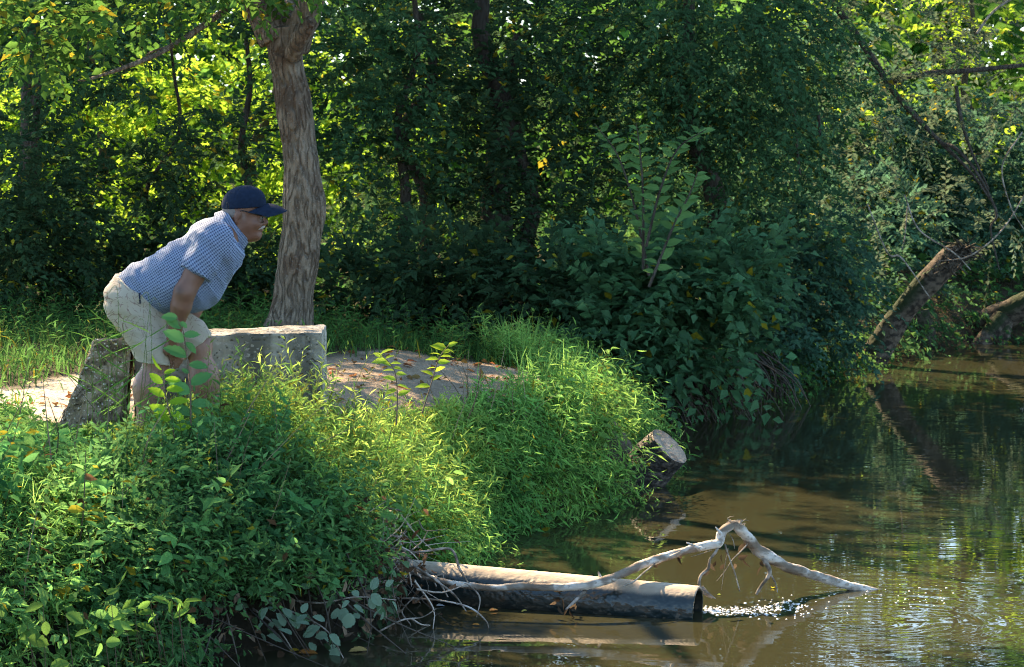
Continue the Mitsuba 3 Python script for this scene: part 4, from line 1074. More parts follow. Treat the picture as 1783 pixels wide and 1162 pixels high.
bsdf('concrete', bumped({'type': 'principled', 'base_color': mikit.proc(conc_c), 'roughness': 0.92, 'specular': 0.2}, conc_h, 0.012))
bsdf('rough_concrete', bumped({'type': 'principled', 'base_color': mikit.proc(lambda p, n, uv: mikit.mix(mikit.mix([0.10, 0.075, 0.048], [0.28, 0.215, 0.145], mikit.smoothstep(0.3, 0.7, mikit.fbm(p.x * 18, p.y * 18, p.z * 18, 4))), [0.48, 0.43, 0.36], mikit.smoothstep(0.74, 0.84, mikit.noise(p.x * 95, p.y * 95, p.z * 95)))),
                               'roughness': 0.95, 'specular': 0.15}, conc_h, 0.035))


def block(corners, h=0.02, rough=0.012, freq=14, seed=0, top_rough=0.0, round_r=0.012):
    """A hexahedron through 8 corners (bottom 4 then top 4, counterclockwise from above), finely divided, edges worn, surface uneven."""
    c = np.asarray(corners, float)
    m = trimesh.Trimesh(c, np.array([[0, 2, 1], [0, 3, 2], [4, 5, 6], [4, 6, 7], [0, 1, 5], [0, 5, 4], [1, 2, 6], [1, 6, 5], [2, 3, 7], [2, 7, 6], [3, 0, 4], [3, 4, 7]]), process=False)
    v, f = trimesh.remesh.subdivide_to_size(m.vertices, m.faces, h)
    m = trimesh.Trimesh(v, f, process=True); m.merge_vertices()
    v = np.array(m.vertices); n = np.array(m.vertex_normals)
    trimesh.smoothing.filter_laplacian(m, 0.5, iterations=2)
    v = np.array(m.vertices)
    d = (meshkit.fbm(v * freq, 4, seed) - 0.55) * 2 * rough
    if top_rough:
        d = d + np.clip(n[:, 2], 0, 1) * (meshkit.fbm(v * [9, 9, 2], 3, seed + 5) - 0.5) * 2 * top_rough
    return v + n * d[:, None], np.array(m.faces)


wall = thing('concrete_headwall', 'old grey concrete headwall with a rough broken left end, behind the legs of the man', 'concrete wall')
zb = 0.55
A0, A1 = P(232, 587, 14.05), P(561, 578, 14.15)
top = lambda p, dz=0.0, dy=0.0: np.array([p[0], p[1] + dy, p[2] + dz])
low = lambda p, dy=0.0: np.array([p[0], p[1] + dy, zb])
part(wall, 'wall', block([low(A0), low(A1), low(A1, .36), low(A0, .36), top(A0), top(A1), top(A1, 0.004, .36), top(A0, 0, .36)], 0.022, 0.006, 18, 3, 0.016), 'concrete', 30)
# the broken end: a thick slab standing forward of the wall
L0, L1 = P(84, 780, 13.72), P(205, 780, 13.68)
T0, T1 = P(164, 596, 13.78), P(224, 590, 13.74)
T0b, T1b = P(163, 592, 14.3), P(234, 588, 14.3)
L0b, L1b = P(100, 770, 14.35), P(225, 770, 14.3)
v, f = block([L0, L1, L1b, L0b, T0, T1, T1b, T0b], 0.02, 0.028, 11, 8, 0.03)
part(wall, 'broken_end', (v, f), 'rough_concrete', 40, label='rough brown broken end slab leaning at the left of the wall')

# ------------------------------------------------------------------ pipe
def pipe_c(p, n, uv):
    k = mikit.fbm(p.x * 9, p.y * 9, p.z * 9, 4)
    g = mikit.fbm(p.x * 45, p.y * 45, p.z * 45, 3)
    h = p.z + 0.03 * (k - 0.5)
    dry = mikit.smoothstep(0.105, 0.135, h - 0.045 * mikit.smoothstep(0.9, -0.5, p.x))
    mud = mikit.mix([0.33, 0.265, 0.195], [0.47, 0.40, 0.31], g)
    mud = mikit.mix(mud, [0.24, 0.185, 0.13], (1 - mikit.smoothstep(0.135, 0.175, h - 0.045 * mikit.smoothstep(0.9, -0.5, p.x))) * 0.8)
    wet = mikit.mix([0.010, 0.017, 0.017], [0.030, 0.030, 0.024], mikit.smoothstep(0.4, 0.65, k))
    wet = mikit.mix(wet, [0.12, 0.10, 0.075], mikit.smoothstep(0.6, 0.7, g) * mikit.smoothstep(0.06, 0.0, p.z) * 0.6)
    return mikit.mix(wet, mud, dry)


def pipe_r(p, n, uv):
    k = mikit.fbm(p.x * 9, p.y * 9, p.z * 9, 4)
    return 0.2 + 0.65 * mikit.smoothstep(0.1, 0.14, p.z + 0.03 * (k - 0.5) - 0.045 * mikit.smoothstep(0.9, -0.5, p.x))


bsdf('muddy_pipe', bumped({'type': 'principled', 'base_color': mikit.proc(pipe_c), 'roughness': mikit.proc(pipe_r), 'specular': 0.5}, lambda p, n, uv: mikit.fbm(p.x * 28, p.y * 28, p.z * 22, 3) + 0.5 * mikit.fbm(p.x * 60, p.y * 60, p.z * 50, 2), 0.007))
pipe = thing('drain_pipe', 'mud coated drain pipe running out of the bank into the creek under the pale branch', 'pipe')
pe = P(1214, 1054, 13.0); pe[2] = 0.028
ps = np.array([-0.95, 13.56, 0.10])
px_ = nrm(pe - ps)
RO, RI = 0.122, 0.108
n_, sd_ = 60, 56
ang = np.arange(sd_) * 2 * np.pi / sd_
e1 = nrm(np.cross(px_, [0, 0, 1.0])); e2 = np.cross(e1, px_)
rings = []
for t in np.linspace(0, 1, n_):
    rings.append((ps + (pe - ps) * t, RO))
rings += [(pe + px_ * 0.004, RO - 0.003), (pe + px_ * 0.004, RI + 0.003), (pe, RI)] + [(pe - px_ * x, RI) for x in (0.1, 0.3, 0.6, 0.9)]
v = np.array([c + r_ * (np.cos(a) * e1 + np.sin(a) * e2) for c, r_ in rings for a in ang])
v = v + ((meshkit.fbm(v * 7, 3, 2) - 0.5) * 0.004)[:, None] * nrm(v - ps - ((v - ps) @ px_)[:, None] * px_)
i, j = np.meshgrid(np.arange(len(rings) - 1), np.arange(sd_), indexing='ij')
q = np.stack([i * sd_ + j, (i + 1) * sd_ + j, (i + 1) * sd_ + (j + 1) % sd_, i * sd_ + (j + 1) % sd_], -1).reshape(-1, 4)
no = (n_ - 1) * sd_
part(pipe, 'barrel', (v, q[:, ::-1]), 'muddy_pipe', 40)

# ------------------------------------------------------------------ driftwood branch over the pipe
def pale_c(p, n, uv):
    a = mikit.fbm(p.x * 14, p.y * 14, p.z * 14, 4)
    b = mikit.fbm(p.x * 60, p.y * 60, p.z * 60, 2)
    c = mikit.mix([0.22, 0.185, 0.15], [0.52, 0.475, 0.415], mikit.smoothstep(0.3, 0.6, a))
    c = mikit.mix(c, [0.20, 0.16, 0.12], mikit.smoothstep(0.58, 0.7, b) * 0.7)
    return mikit.mix(c, [0.13, 0.095, 0.065], mikit.smoothstep(0.52, 0.6, mikit.fbm(p.x * 6 + 2, p.y * 6, p.z * 9, 3)) * 0.85)


bsdf('bleached_wood', bumped({'type': 'principled', 'base_color': mikit.proc(pale_c), 'roughness': 0.8, 'specular': 0.25}, lambda p, n, uv: mikit.fbm(p.x * 45, p.y * 45, p.z * 45, 3), 0.008))
bsdf('grey_wood', bumped({'type': 'principled', 'base_color': mikit.proc(lambda p, n, uv: mikit.mix([0.10, 0.08, 0.06], [0.33, 0.28, 0.23], mikit.smoothstep(0.3, 0.7, mikit.fbm(p.x * 25, p.y * 25, p.z * 25, 4)))), 'roughness': 0.9, 'specular': 0.2}, lambda p, n, uv: mikit.fbm(p.x * 45, p.y * 45, p.z * 45, 3), 0.01))
drift = thing('driftwood_branch', 'bleached bent branch lying over the pipe and arching down into the water', 'branch')
BD = 12.98
U = SC
main = [(690, 985, 13.2, 5.5), (735, 1002, 13.1, 6), (780, 1015, 13.0, 6.5), (850, 1024, 12.96, 7.5), (900, 1021, 12.94, 8), (960, 1023, 12.92, 8), (1010, 1021, 12.92, 8.5), (1045, 1013, 12.95, 9.5), (1075, 1003, 13.0, 8.5), (1110, 987, 13.08, 9), (1150, 972, 13.15, 8.5), (1200, 957, 13.22, 8.5), (1235, 949, 13.27, 9.5), (1251, 946, 13.3, 10), (1256, 932, 13.32, 10.5), (1262, 922, 13.33, 10), (1275, 914, 13.36, 9)]
limb(drift, 'stem', [m[:3] for m in main], [m[3] * 13.1 / F_PX * 0.86 for m in main], 'bleached_wood', 260, 18, 0.34, 3)
fore = [(1270, 914, 13.36, 8), (1283, 917, 13.38, 11), (1300, 934, 13.42, 11.5), (1316, 955, 13.46, 12.5), (1340, 970, 13.5, 12), (1368, 986, 13.56, 10.5), (1400, 996, 13.6, 10), (1440, 1009, 13.65, 9), (1480, 1021, 13.68, 8.5), (1515, 1028, 13.7, 8.5), (1545, 1036, 13.72, 5)]
limb(drift, 'outer_stem', [m[:3] for m in fore], [m[3] * 13.5 / F_PX * 0.86 for m in fore], 'bleached_wood', 180, 18, 0.38, 9)
b = Bag()
t = rng(60)
for i in range(26):                                    # torn bark fibres at the break
    p = P(1274 + t.uniform(-8, 14), 912 + t.uniform(-2, 5), 13.36)
    b.add(tube([p, p + np.array([t.uniform(-.02, .03), t.uniform(-.02, .02), t.uniform(.004, .022)]), p + np.array([t.uniform(-.03, .05), t.uniform(-.03, .03), t.uniform(-.005, .03)])], [0.003, 0.002, 0.0006], 4, 6), [0.22, 0.17, 0.12])
part(drift, 'torn_bark', b.get()[0], 'grey_wood', True, stuff=True)
side = [([(1252, 948, 13.3), (1246, 962, 13.26), (1236, 975, 13.25), (1233, 990, 13.25), (1220, 1003, 13.22), (1218, 1020, 13.2), (1228, 1034, 13.2), (1240, 1042, 13.2)], [.008, .008, .007, .009, .008, .008, .009, .004]),
        ([(1222, 1022, 13.2), (1232, 1033, 13.18), (1246, 1043, 13.18)], [.009, .008, .003]),
        ([(1325, 962, 13.48), (1332, 978, 13.46), (1340, 992, 13.45), (1338, 1004, 13.45), (1328, 1017, 13.45), (1320, 1030, 13.45), (1317, 1036, 13.45)], [.013, .012, .01, .009, .008, .008, .006]),
        ([(1340, 998, 13.45), (1350, 1015, 13.44), (1354, 1032, 13.44)], [.005, .004, .003]),
        ([(1262, 948, 13.3), (1272, 978, 13.3), (1280, 1000, 13.3), (1288, 1030, 13.3)], [.004, .004, .004, .003]),
        ([(1304, 945, 13.42), (1290, 960, 13.4), (1275, 975, 13.38), (1262, 995, 13.36), (1248, 1012, 13.36)], [.004, .003, .002, .002, .001]),
        ([(1268, 955, 13.3), (1262, 985, 13.33), (1256, 1028, 13.33)], [.002, .002, .001]),
        ([(1264, 922, 13.32), (1276, 940, 13.3), (1279, 956, 13.3)], [.002, .002, .001]),
        ([(1240, 958, 13.28), (1222, 964, 13.25), (1203, 970, 13.2)], [.003, .002, .001]),
        ([(1140, 982, 13.1), (1120, 998, 13.0), (1103, 1013, 12.93), (1085, 1021, 12.9)], [.005, .004, .004, .003]),
        ([(1020, 1028, 12.93), (1003, 1045, 12.86), (985, 1062, 12.83)], [.009, .008, .005])]
for i, (pp_, rr) in enumerate(side):
    limb(drift, 'side_twig', pp_, rr, 'grey_wood', 30, 8, 0.3, 20 + i)
for i, (a, bb) in enumerate((((1165, 972), (1186, 960)), ((1222, 956), (1195, 945)), ((1255, 930), (1246, 918)), ((1046, 1008), (1042, 996)))):
    limb(drift, 'knot', [(a[0], a[1], 13.15), (bb[0], bb[1], 13.14)], [0.011, 0.004], 'bleached_wood', 8, 8, 0.3, 40 + i)
t = rng(61)
cs = [(1288, 978), (1262, 968), (1330, 985), (1150, 985), (1180, 975), (970, 1050), (990, 1062), (1000, 1050), (1235, 985), (1305, 950), (975, 1030), (1328, 965)]
pos = np.array([P(a + t.normal() * 5, b_ + t.normal() * 5, 13.1 + (a - 1000) * 0.0012 - 0.14 * (a < 1020)) for a, b_ in cs for _ in range(3)])
v, f, c = leaves(OVATE2, pos, t.normal(size=pos.shape) * [1, .5, 1] - [0, 0, .6], t.normal(size=pos.shape), t.uniform(.03, .075, len(pos)), t.uniform(.02, .035, len(pos)), np.array([0.055, 0.042, 0.03])[None] * t.uniform(.5, 1.6, (len(pos), 1)))
part(drift, 'caught_leaves', (v, f), 'leaf_dull', True, c, stuff=True)

# ------------------------------------------------------------------ tangle of dead twigs where the pipe leaves the bank
deb = thing('debris_tangle', 'tangle of dead grey twigs and brown leaves caught where the pipe leaves the bank', 'driftwood')
named = [([(655, 895, 13.3), (668, 890, 13.2), (690, 897, 13.1), (685, 915, 13.1), (700, 955, 13.1), (720, 990, 13.05), (760, 1010, 12.95), (780, 1040, 12.9)], [.009, .009, .009, .009, .009, .008, .006, .004]),
         ([(690, 965, 13.0), (740, 960, 13.0), (785, 957, 13.1), (800, 990, 13.0), (815, 1015, 12.9)], [.006, .006, .007, .007, .004]),
         ([(700, 1042, 12.85), (760, 1045, 12.8), (815, 1057, 12.72), (845, 1080, 12.7), (852, 1098, 12.7)], [.005, .005, .005, .004, .002]),
         ([(720, 985, 12.95), (750, 1005, 12.9), (790, 1035, 12.85), (812, 1065, 12.8)], [.007, .006, .005, .003]),
         ([(640, 1000, 13.0), (690, 975, 12.95), (730, 948, 13.05), (745, 925, 13.1)], [.005, .005, .004, .002]),
         ([(812, 1015, 12.85), (835, 1040, 12.82), (830, 1075, 12.8)], [.005, .004, .002]),
         ([(720, 1040, 12.83), (700, 1065, 12.8), (715, 1090, 12.75), (705, 1110, 12.6)], [.004, .004, .003, .002]),
         ([(660, 1100, 12.45), (700, 1080, 12.5), (735, 1075, 12.55), (760, 1060, 12.6)], [.005, .004, .003, .002])]
for i, (pp_, rr) in enumerate(named):
    limb(deb, 'twig', pp_, rr, 'grey_wood' if i != 2 else 'bleached_wood', 40, 8, 0.25, 70 + i)
b = Bag(); t = rng(62)
for i in range(150):
    a = np.array([t.normal(668, 36), t.normal(985, 48)])
    e = t.normal(size=2) * [45, 32]
    d0 = t.uniform(12.7, 13.35)
    p0 = P(a[0], a[1], d0); p1 = P(a[0] + e[0], a[1] + e[1], d0 + t.uniform(-.15, .15))
    p0[2] = max(p0[2], -0.01); p1[2] = max(p1[2], -0.02)
    b.add(tube([p0, (p0 + p1) / 2 + t.normal(size=3) * .025, p1], np.array([.004, .003, .0015]) * t.uniform(.4, 1.5), 4, 7), np.array([0.3, 0.25, 0.2]) * t.uniform(.3, 1.5))
(v, f), c = b.get()
part(deb, 'small_twigs', (v, f), 'vertex_matte', True, c, stuff=True)
n = 190
pos = np.array([P(t.normal(668, 42), t.normal(1000, 48), t.uniform(12.75, 13.3)) for _ in range(n)])
pos[:, 2] = np.maximum(pos[:, 2], 0.005)
v, f, c = leaves(OVATE2, pos, t.normal(size=pos.shape) - [0, 0, .5], t.normal(size=pos.shape), t.uniform(.03, .09, n), t.uniform(.02, .045, n), np.array([0.15, 0.09, 0.055])[None] * t.uniform(.35, 1.5, (n, 1)))
part(deb, 'dead_leaves', (v, f), 'leaf_dull', True, c, stuff=True)

# ------------------------------------------------------------------ sawn log at the tip of the bank
def endgrain(p, n, uv):
    c0 = P(1166, 778, 17.3)
    d = dr.sqrt((p.x - float(c0[0])) ** 2 + (p.y - float(c0[1])) ** 2 + (p.z - float(c0[2])) ** 2)
    r_ = mikit.noise(d * 160 + 3 * mikit.noise(p.x * 20, p.y * 20, p.z * 20), 0, 0)
    c = mikit.mix([0.19, 0.155, 0.12], [0.31, 0.255, 0.205], r_)
    return mikit.mix(c, [0.10, 0.08, 0.065], mikit.smoothstep(0.45, 0.65, mikit.fbm(p.x * 14, p.y * 14, p.z * 14, 3)) * 0.7)


bsdf('sawn_wood', bumped({'type': 'principled', 'base_color': mikit.proc(endgrain), 'roughness': 0.85, 'specular': 0.2}, lambda p, n, uv: mikit.fbm(p.x * 60, p.y * 60, p.z * 60, 3), 0.006))
bsdf('wet_bark', bumped({'type': 'principled', 'base_color': mikit.proc(lambda p, n, uv: mikit.mix([0.018, 0.016, 0.015], [0.11, 0.09, 0.075], mikit.smoothstep(0.4, 0.8, mikit.fbm(p.x * 30, p.y * 30, p.z * 30, 4)))), 'roughness': 0.6, 'specular': 0.4}, lambda p, n, uv: mikit.fbm(p.x * 30, p.y * 30, p.z * 30, 4), 0.02))
log = thing('sawn_log', 'dark log end with a pale sawn face jutting from the tip of the grassy bank', 'log')
lc = P(1166, 778, 17.3); ln = nrm(np.array([0.64, -0.30, 0.70])); LR = 0.15
v, f = tube([lc - ln * x for x in np.linspace(0.9, 0, 31)], LR * (1 + 0.12 * np.sin(np.linspace(0.3, 3.1, 31)) - 0.03 * (np.arange(31) == 30)), 40, None, 0.1, 9, 4, caps=False)
part(log, 'bark', (v, f), 'wet_bark', 40)
a1 = nrm(np.cross(ln, [0, 0, 1.0])); a2 = np.cross(a1, ln)
ringv = v[-40:] + ln * 0.002
part(log, 'cut_face', (np.vstack([lc[None] + ln * 0.003, ringv]), np.array([[0, 1 + i, 1 + (i + 1) % 40] for i in range(40)])), 'sawn_wood')

# ------------------------------------------------------------------ trunks in the water at the right
lean = thing('leaning_trunk', 'broken mossy trunk leaning out of the water towards the right, jagged at its top', 'dead tree')
tr = [(1496, 665, 25.2, 42), (1518, 630, 25.2, 38), (1540, 592, 25.15, 30), (1570, 546, 25.1, 27), (1600, 510, 25.05, 27), (1634, 474, 25, 28), (1662, 446, 25, 28), (1684, 430, 25, 20)]
v, f = tube([P(*m[:3]) for m in tr], [m[3] * 25.1 / F_PX * 0.78 for m in tr], 48, 150, 0.16, 3.5, 5)
part(lean, 'trunk', (v, f), 'mossy_bark', True)
b = Bag(); t = rng(63)
for i in range(60):
    a = t.random(); p = P(1655 + 35 * a + t.normal() * 6, 455 - 22 * a + t.normal() * 8, 24.9)
    e = np.array([t.normal() * .1, t.normal() * .06, t.normal() * .06 + .03])
    b.add(tube([p - e, p, p + e], np.array([.006, .009, .003]), 4, 5), [0.15, 0.11, 0.08])
part(lean, 'splintered_top', b.get()[0], 'mossy_bark', True, stuff=True)
post = thing('rotten_stump', 'dark upright rotten stump standing in the water behind the leaning trunk', 'stump')
part(post, 'wood', tube([P(1607, 625, 27), P(1608, 590, 27), P(1606, 560, 27), P(1603, 540, 27)], [.15, .125, .12, .08], 24, 40, 0.3, 6, 3), 'mossy_bark', True)
fall = thing('fallen_log', 'mossy fallen log lying in the water at the right edge', 'log')
part(fall, 'trunk', tube([P(1610, 600, 28.2), P(1660, 585, 28), P(1720, 562, 27.8), P(1790, 530, 27.6), P(1900, 480, 27.4)], [.15, .17, .15, .14, .13], 32, 80, 0.2, 4, 6), 'mossy_bark', True)
part(fall, 'stub', tube([P(1745, 555, 27.6), P(1725, 580, 27.5), P(1700, 612, 27.4)], [.11, .1, .09], 20, 30, 0.25, 6, 7), 'mossy_bark', True)
part(fall, 'stub', tube([P(1750, 560, 27.6), P(1745, 585, 27.5), P(1738, 605, 27.5)], [.09, .08, .06], 20, 30, 0.25, 6, 8), 'mossy_bark', True)

# bare branches of the tree at the right
k = 'overhanging_tree'
bars = [([(1425, -30, 25.4), (1480, 45, 25.3), (1530, 120, 25.2), (1560, 165, 25.1), (1625, 235, 25.0), (1690, 300, 25.0), (1725, 350, 24.9)], [.038, .036, .033, .03, .022, .014, .008]),
        ([(1545, 145, 25.2), (1600, 130, 25.3), (1700, 122, 25.4), (1800, 112, 25.5)], [.03, .028, .025, .02]),
        ([(1640, 250, 25.0), (1665, 260, 24.9), (1700, 300, 24.8), (1735, 370, 24.7), (1725, 400, 24.7), (1740, 470, 24.7)], [.02, .018, .016, .013, .01, .006]),
        ([(1510, 355, 24.6), (1545, 440, 24.5), (1570, 450, 24.5), (1620, 520, 24.4)], [.007, .008, .008, .004]),
        ([(1575, 340, 24.6), (1600, 400, 24.5), (1660, 440, 24.5), (1690, 470, 24.4)], [.008, .008, .007, .004]),
        ([(1580, 360, 24.6), (1575, 415, 24.5), (1570, 435, 24.5)], [.006, .005, .003]),
        ([(1790, 330, 24.6), (1745, 400, 24.5), (1690, 445, 24.5), (1635, 455, 24.5)], [.006, .007, .007, .003]),
        ([(1665, 150, 25), (1672, 200, 24.9), (1690, 260, 24.8), (1722, 330, 24.8)], [.02, .018, .014, .008]),
        ([(1700, 60, 25), (1730, 20, 25), (1790, -20, 25)], [.012, .012, .012]),
        ([(1383, 190, 23.6), (1390, 280, 23.5), (1398, 330, 23.5)], [.014, .011, .005]),
        ([(1425, 200, 24), (1430, 260, 24)], [.016, .008]),
        ([(1780, 230, 24.6), (1745, 290, 24.6), (1760, 360, 24.6), (1783, 400, 24.6)], [.007, .007, .006, .004])]
for i, (pp_, rr) in enumerate(bars):
    limb(k, 'branch', pp_, rr, 'bark_dark' if i < 3 or i in (7, 9, 10) else 'grey_wood', 40, 9, 0.2, 80 + i)

# ------------------------------------------------------------------ saplings with leaves of their own
def serrate(n=9, droop=0.25, fold=0.22, teeth=0.05):
    """A broad toothed leaf: two rows each side of the midrib."""
    t = np.linspace(0, 1, n + 2)[1:-1]
    w = 0.5 * np.sin(np.pi * t ** 0.85) ** 0.8
    v = [(0, 0, 0)]
    for i, (a, b_) in enumerate(zip(t, w)):
        z = -droop * a * a
        ta = a + (0.03 if i % 2 else -0.015)
        wb = b_ * (1 + (teeth if i % 2 else -teeth))
        v += [(ta, wb, z + fold * wb * 0.9), (a, b_ * .5, z + fold * b_ * .42), (a, 0, z - 0.01), (a, -b_ * .5, z + fold * b_ * .42), (ta, -wb, z + fold * wb * 0.9)]
    v.append((1, 0, -droop))
    f = [(0, 2, 1), (0, 3, 2), (0, 4, 3), (0, 5, 4)]
    for k_ in range(n - 1):
        a = 1 + 5 * k_; b_ = a + 5
        for m in range(4):
            f += [(a + m, a + m + 1, b_ + m + 1), (a + m, b_ + m + 1, b_ + m)]
    a = 1 + 5 * (n - 1); e = len(v) - 1
    f += [(a + m, a + m + 1, e) for m in range(4)]
    return np.array(v, float), np.array(f)


BROAD = serrate()
bsdf('ribbed_leaf', {'type': 'bumpmap', 'arbitrary': mikit.proc(lambda p, n, uv: dr.sin((p.z * 1.0 + p.x * 0.7) * 700), 0.0006), 'scale': 0.0006, 'nested': scene['leaf']})


def px_leaf(key, base, tip, d, col, width=0.52, face=(0, -0.75, 0.6), seed=0, lab=None, dd=0.0):
    """One broad leaf from its base pixel to its tip pixel."""
    r_ = rng(seed)
    a, b_ = P(base[0], base[1], d), P(tip[0], tip[1], d + dd + r_.uniform(-.03, .03))
    L = np.linalg.norm(b_ - a)
    c = np.asarray(col)[None] * r_.uniform(.85, 1.15)
    v, f, c = leaves(BROAD, a[None], (b_ - a)[None], (np.array(face) + r_.normal(size=3) * .25)[None], L * 1.03, L * width * r_.uniform(.9, 1.1), c)
    part(key, 'leaf', (v, f), 'leaf', True, c, lab)


bsdf('sapling_stem', {'type': 'twosided', 'bsdf': {'type': 'principled', 'base_color': {'type': 'rgb', 'value': [0.11, 0.075, 0.05]}, 'roughness': 0.7}})


def zoomed(pts, ox, oy, k_):
    return [(ox + a / k_, oy + b_ / k_) for a, b_ in pts]


sap = thing('elm_sapling', 'upright sapling with large toothed blue green leaves in front of the hands of the man', 'sapling')
st = zoomed([(172, 45), (195, 100), (215, 140), (238, 300), (258, 450), (262, 700), (265, 980), (266, 1180)], 260, 540, 3.63)
part(sap, 'stem', tube([P(a, b_, 12.9) for a, b_ in st], [.0015, .0025, .003, .0035, .004, .0045, .005, .0055], 8, 60, 0.1, 30), 'sapling_stem', True)
GL = [((180, 50), (75, 36)), ((205, 118), (112, 55)), ((225, 195), (97, 130)), ((240, 295), (97, 228)), ((195, 75), (240, 110)), ((215, 160), (315, 148)), ((228, 205), (302, 268)), ((250, 345), (368, 352)), ((258, 470), (390, 398)), ((262, 592), (392, 588)), ((267, 722), (388, 690)), ((350, 690), (432, 690)),
      ((268, 765), (382, 768)), ((270, 865), (388, 822)), ((270, 975), (368, 932)), ((270, 1040), (322, 1095)), ((258, 525), (133, 458)), ((268, 665), (152, 600)), ((272, 820), (222, 760)), ((330, 660), (268, 612)), ((268, 900), (400, 880)), ((270, 1010), (190, 960)), ((250, 400), (205, 370))]
for i, (a, b_) in enumerate(GL):
    (a, b_) = zoomed([a, b_], 260, 540, 3.63)
    px_leaf(sap, a, b_, 12.9, (0.10, 0.25, 0.085), 0.56, seed=100 + i, dd=-.02)
sap2 = thing('elm_sapling', 'shorter sapling glowing yellow green in front of the near shin of the man', 'sapling')
st = zoomed([(80, 372), (88, 420), (100, 520), (125, 640), (150, 740), (162, 860), (175, 1100)], 260, 540, 3.63)
part(sap2, 'stem', tube([P(a, b_, 12.85) for a, b_ in st], [.0015, .0025, .003, .0035, .004, .0045, .005], 8, 60, 0.1, 30), 'sapling_stem', True)
for i, (a, b_) in enumerate([((80, 380), (5, 296)), ((85, 465), (-2, 400)), ((97, 545), (-2, 490)), ((117, 642), (-3, 606)), ((132, 702), (20, 640)), ((152, 800), (38, 745)), ((92, 400), (165, 372)), ((98, 440), (203, 438)), ((105, 502), (217, 496)), ((125, 585), (242, 566)), ((138, 640), (217, 692)), ((152, 745), (262, 735))]):
    (a, b_) = zoomed([a, b_], 260, 540, 3.63)
    px_leaf(sap2, a, b_, 12.85, (0.24, 0.40, 0.03), 0.46, face=(-0.3, -0.8, 0.5), seed=140 + i)

hang = thing('elm_branch', 'low branch with rounded grey green toothed leaves hanging over the water beside the debris', 'branch')
for i, pp_ in enumerate([[(455, 1040, 12.3), (500, 1062, 12.2), (545, 1082, 12.1), (575, 1105, 12.05), (600, 1150, 12.0)], [(500, 1045, 12.35), (560, 1050, 12.25), (620, 1040, 12.2), (690, 1045, 12.2)], [(440, 1060, 12.2), (480, 1090, 12.1), (515, 1140, 12.0)]]):
    part(hang, 'twig', tube([P(*m) for m in pp_], np.linspace(.006, .002, len(pp_)), 7, 30, 0.2, 20), 'grey_wood', True)
HL = [((300, 440), (215, 545)), ((350, 560), (285, 600)), ((400, 620), (345, 520)), ((480, 650), (385, 585)), ((410, 700), (305, 640)), ((540, 600), (460, 480)), ((620, 570), (525, 540)), ((590, 640), (690, 580)), ((700, 640), (770, 690)), ((660, 640), (575, 660)), ((760, 650), (660, 660)), ((820, 730), (760, 820)), ((770, 650), (870, 720)), ((850, 750), (780, 860)), ((660, 780), (625, 700)),
      ((740, 540), (655, 500)), ((840, 440), (800, 540)), ((900, 440), (865, 560)), ((940, 480), (905, 610)), ((930, 390), (860, 430)), ((960, 420), (1050, 470)), ((1010, 520), (950, 480)), ((1120, 450), (1085, 370)), ((1180, 440), (1105, 505)), ((1260, 390), (1310, 460)), ((1190, 470), (1180, 530)), ((1100, 300), (1150, 200)), ((1210, 270), (1265, 225)), ((1000, 350), (950, 300)), ((1100, 330), (1180, 420)), ((560, 480), (600, 400)), ((480, 520), (420, 440)), ((240, 640), (290, 700)), ((260, 560), (200, 610)), ((430, 580), (380, 480)), ((860, 860), (900, 780)), ((640, 600), (560, 650)), ((520, 560), (590, 480)), ((350, 470), (300, 420))]
for i, (a, b_) in enumerate(HL):
    (a, b_) = zoomed([a, b_], 400, 960, 4.4575)
    px_leaf(hang, a, b_, 12.0 + (0.12 if a[0] > 620 else 0.06 * (i % 3)), (0.21, 0.31, 0.21), 0.66, face=(0.1, -0.55, 0.85), seed=180 + i)

# tall feathery shrub shoots past the path
tall = thing('tall_sapling', 'tall sapling with rows of oval leaves rising before the dark wood over the bank shrub', 'sapling')
tt_ = rng(64)
for i, pp_ in enumerate([[(1130, 480), (1105, 360), (1075, 270), (1035, 215)], [(1120, 470), (1120, 350), (1115, 270), (1108, 215)], [(1125, 430), (1150, 330), (1180, 260), (1230, 225)], [(1130, 500), (1170, 400), (1200, 340), (1215, 300)]]):
    p3 = spline(np.array([P(a, b_, 20.2 - .1 * i) for a, b_ in pp_]), 40)
    part(tall, 'stem', tube(p3, np.linspace(.012, .003, 40), 7), 'bark_dark', True)
    for j_ in range(28):
        q_ = p3[3 + int(j_ * 36 / 28)]; tang = nrm(p3[-1] - p3[0])
        s_ = 1 if j_ % 2 else -1
        dd_ = nrm(np.array([s_ * 0.9, 0.25 * tt_.normal(), 0.2]) + 0.35 * tang + .2 * tt_.normal(size=3))
        L_ = 0.13 * tt_.uniform(.8, 1.2) * (1 - 0.25 * j_ / 28)
        v, f, c = leaves(OVATE2, q_[None], dd_[None], (np.array([0, -.55, .8]) + .25 * tt_.normal(size=3))[None], L_, L_ * .55, np.array([[0.13, 0.25, 0.08]]) * tt_.uniform(.8, 1.2))
        part(tall, 'leaf', (v, f), 'leaf', True, c)

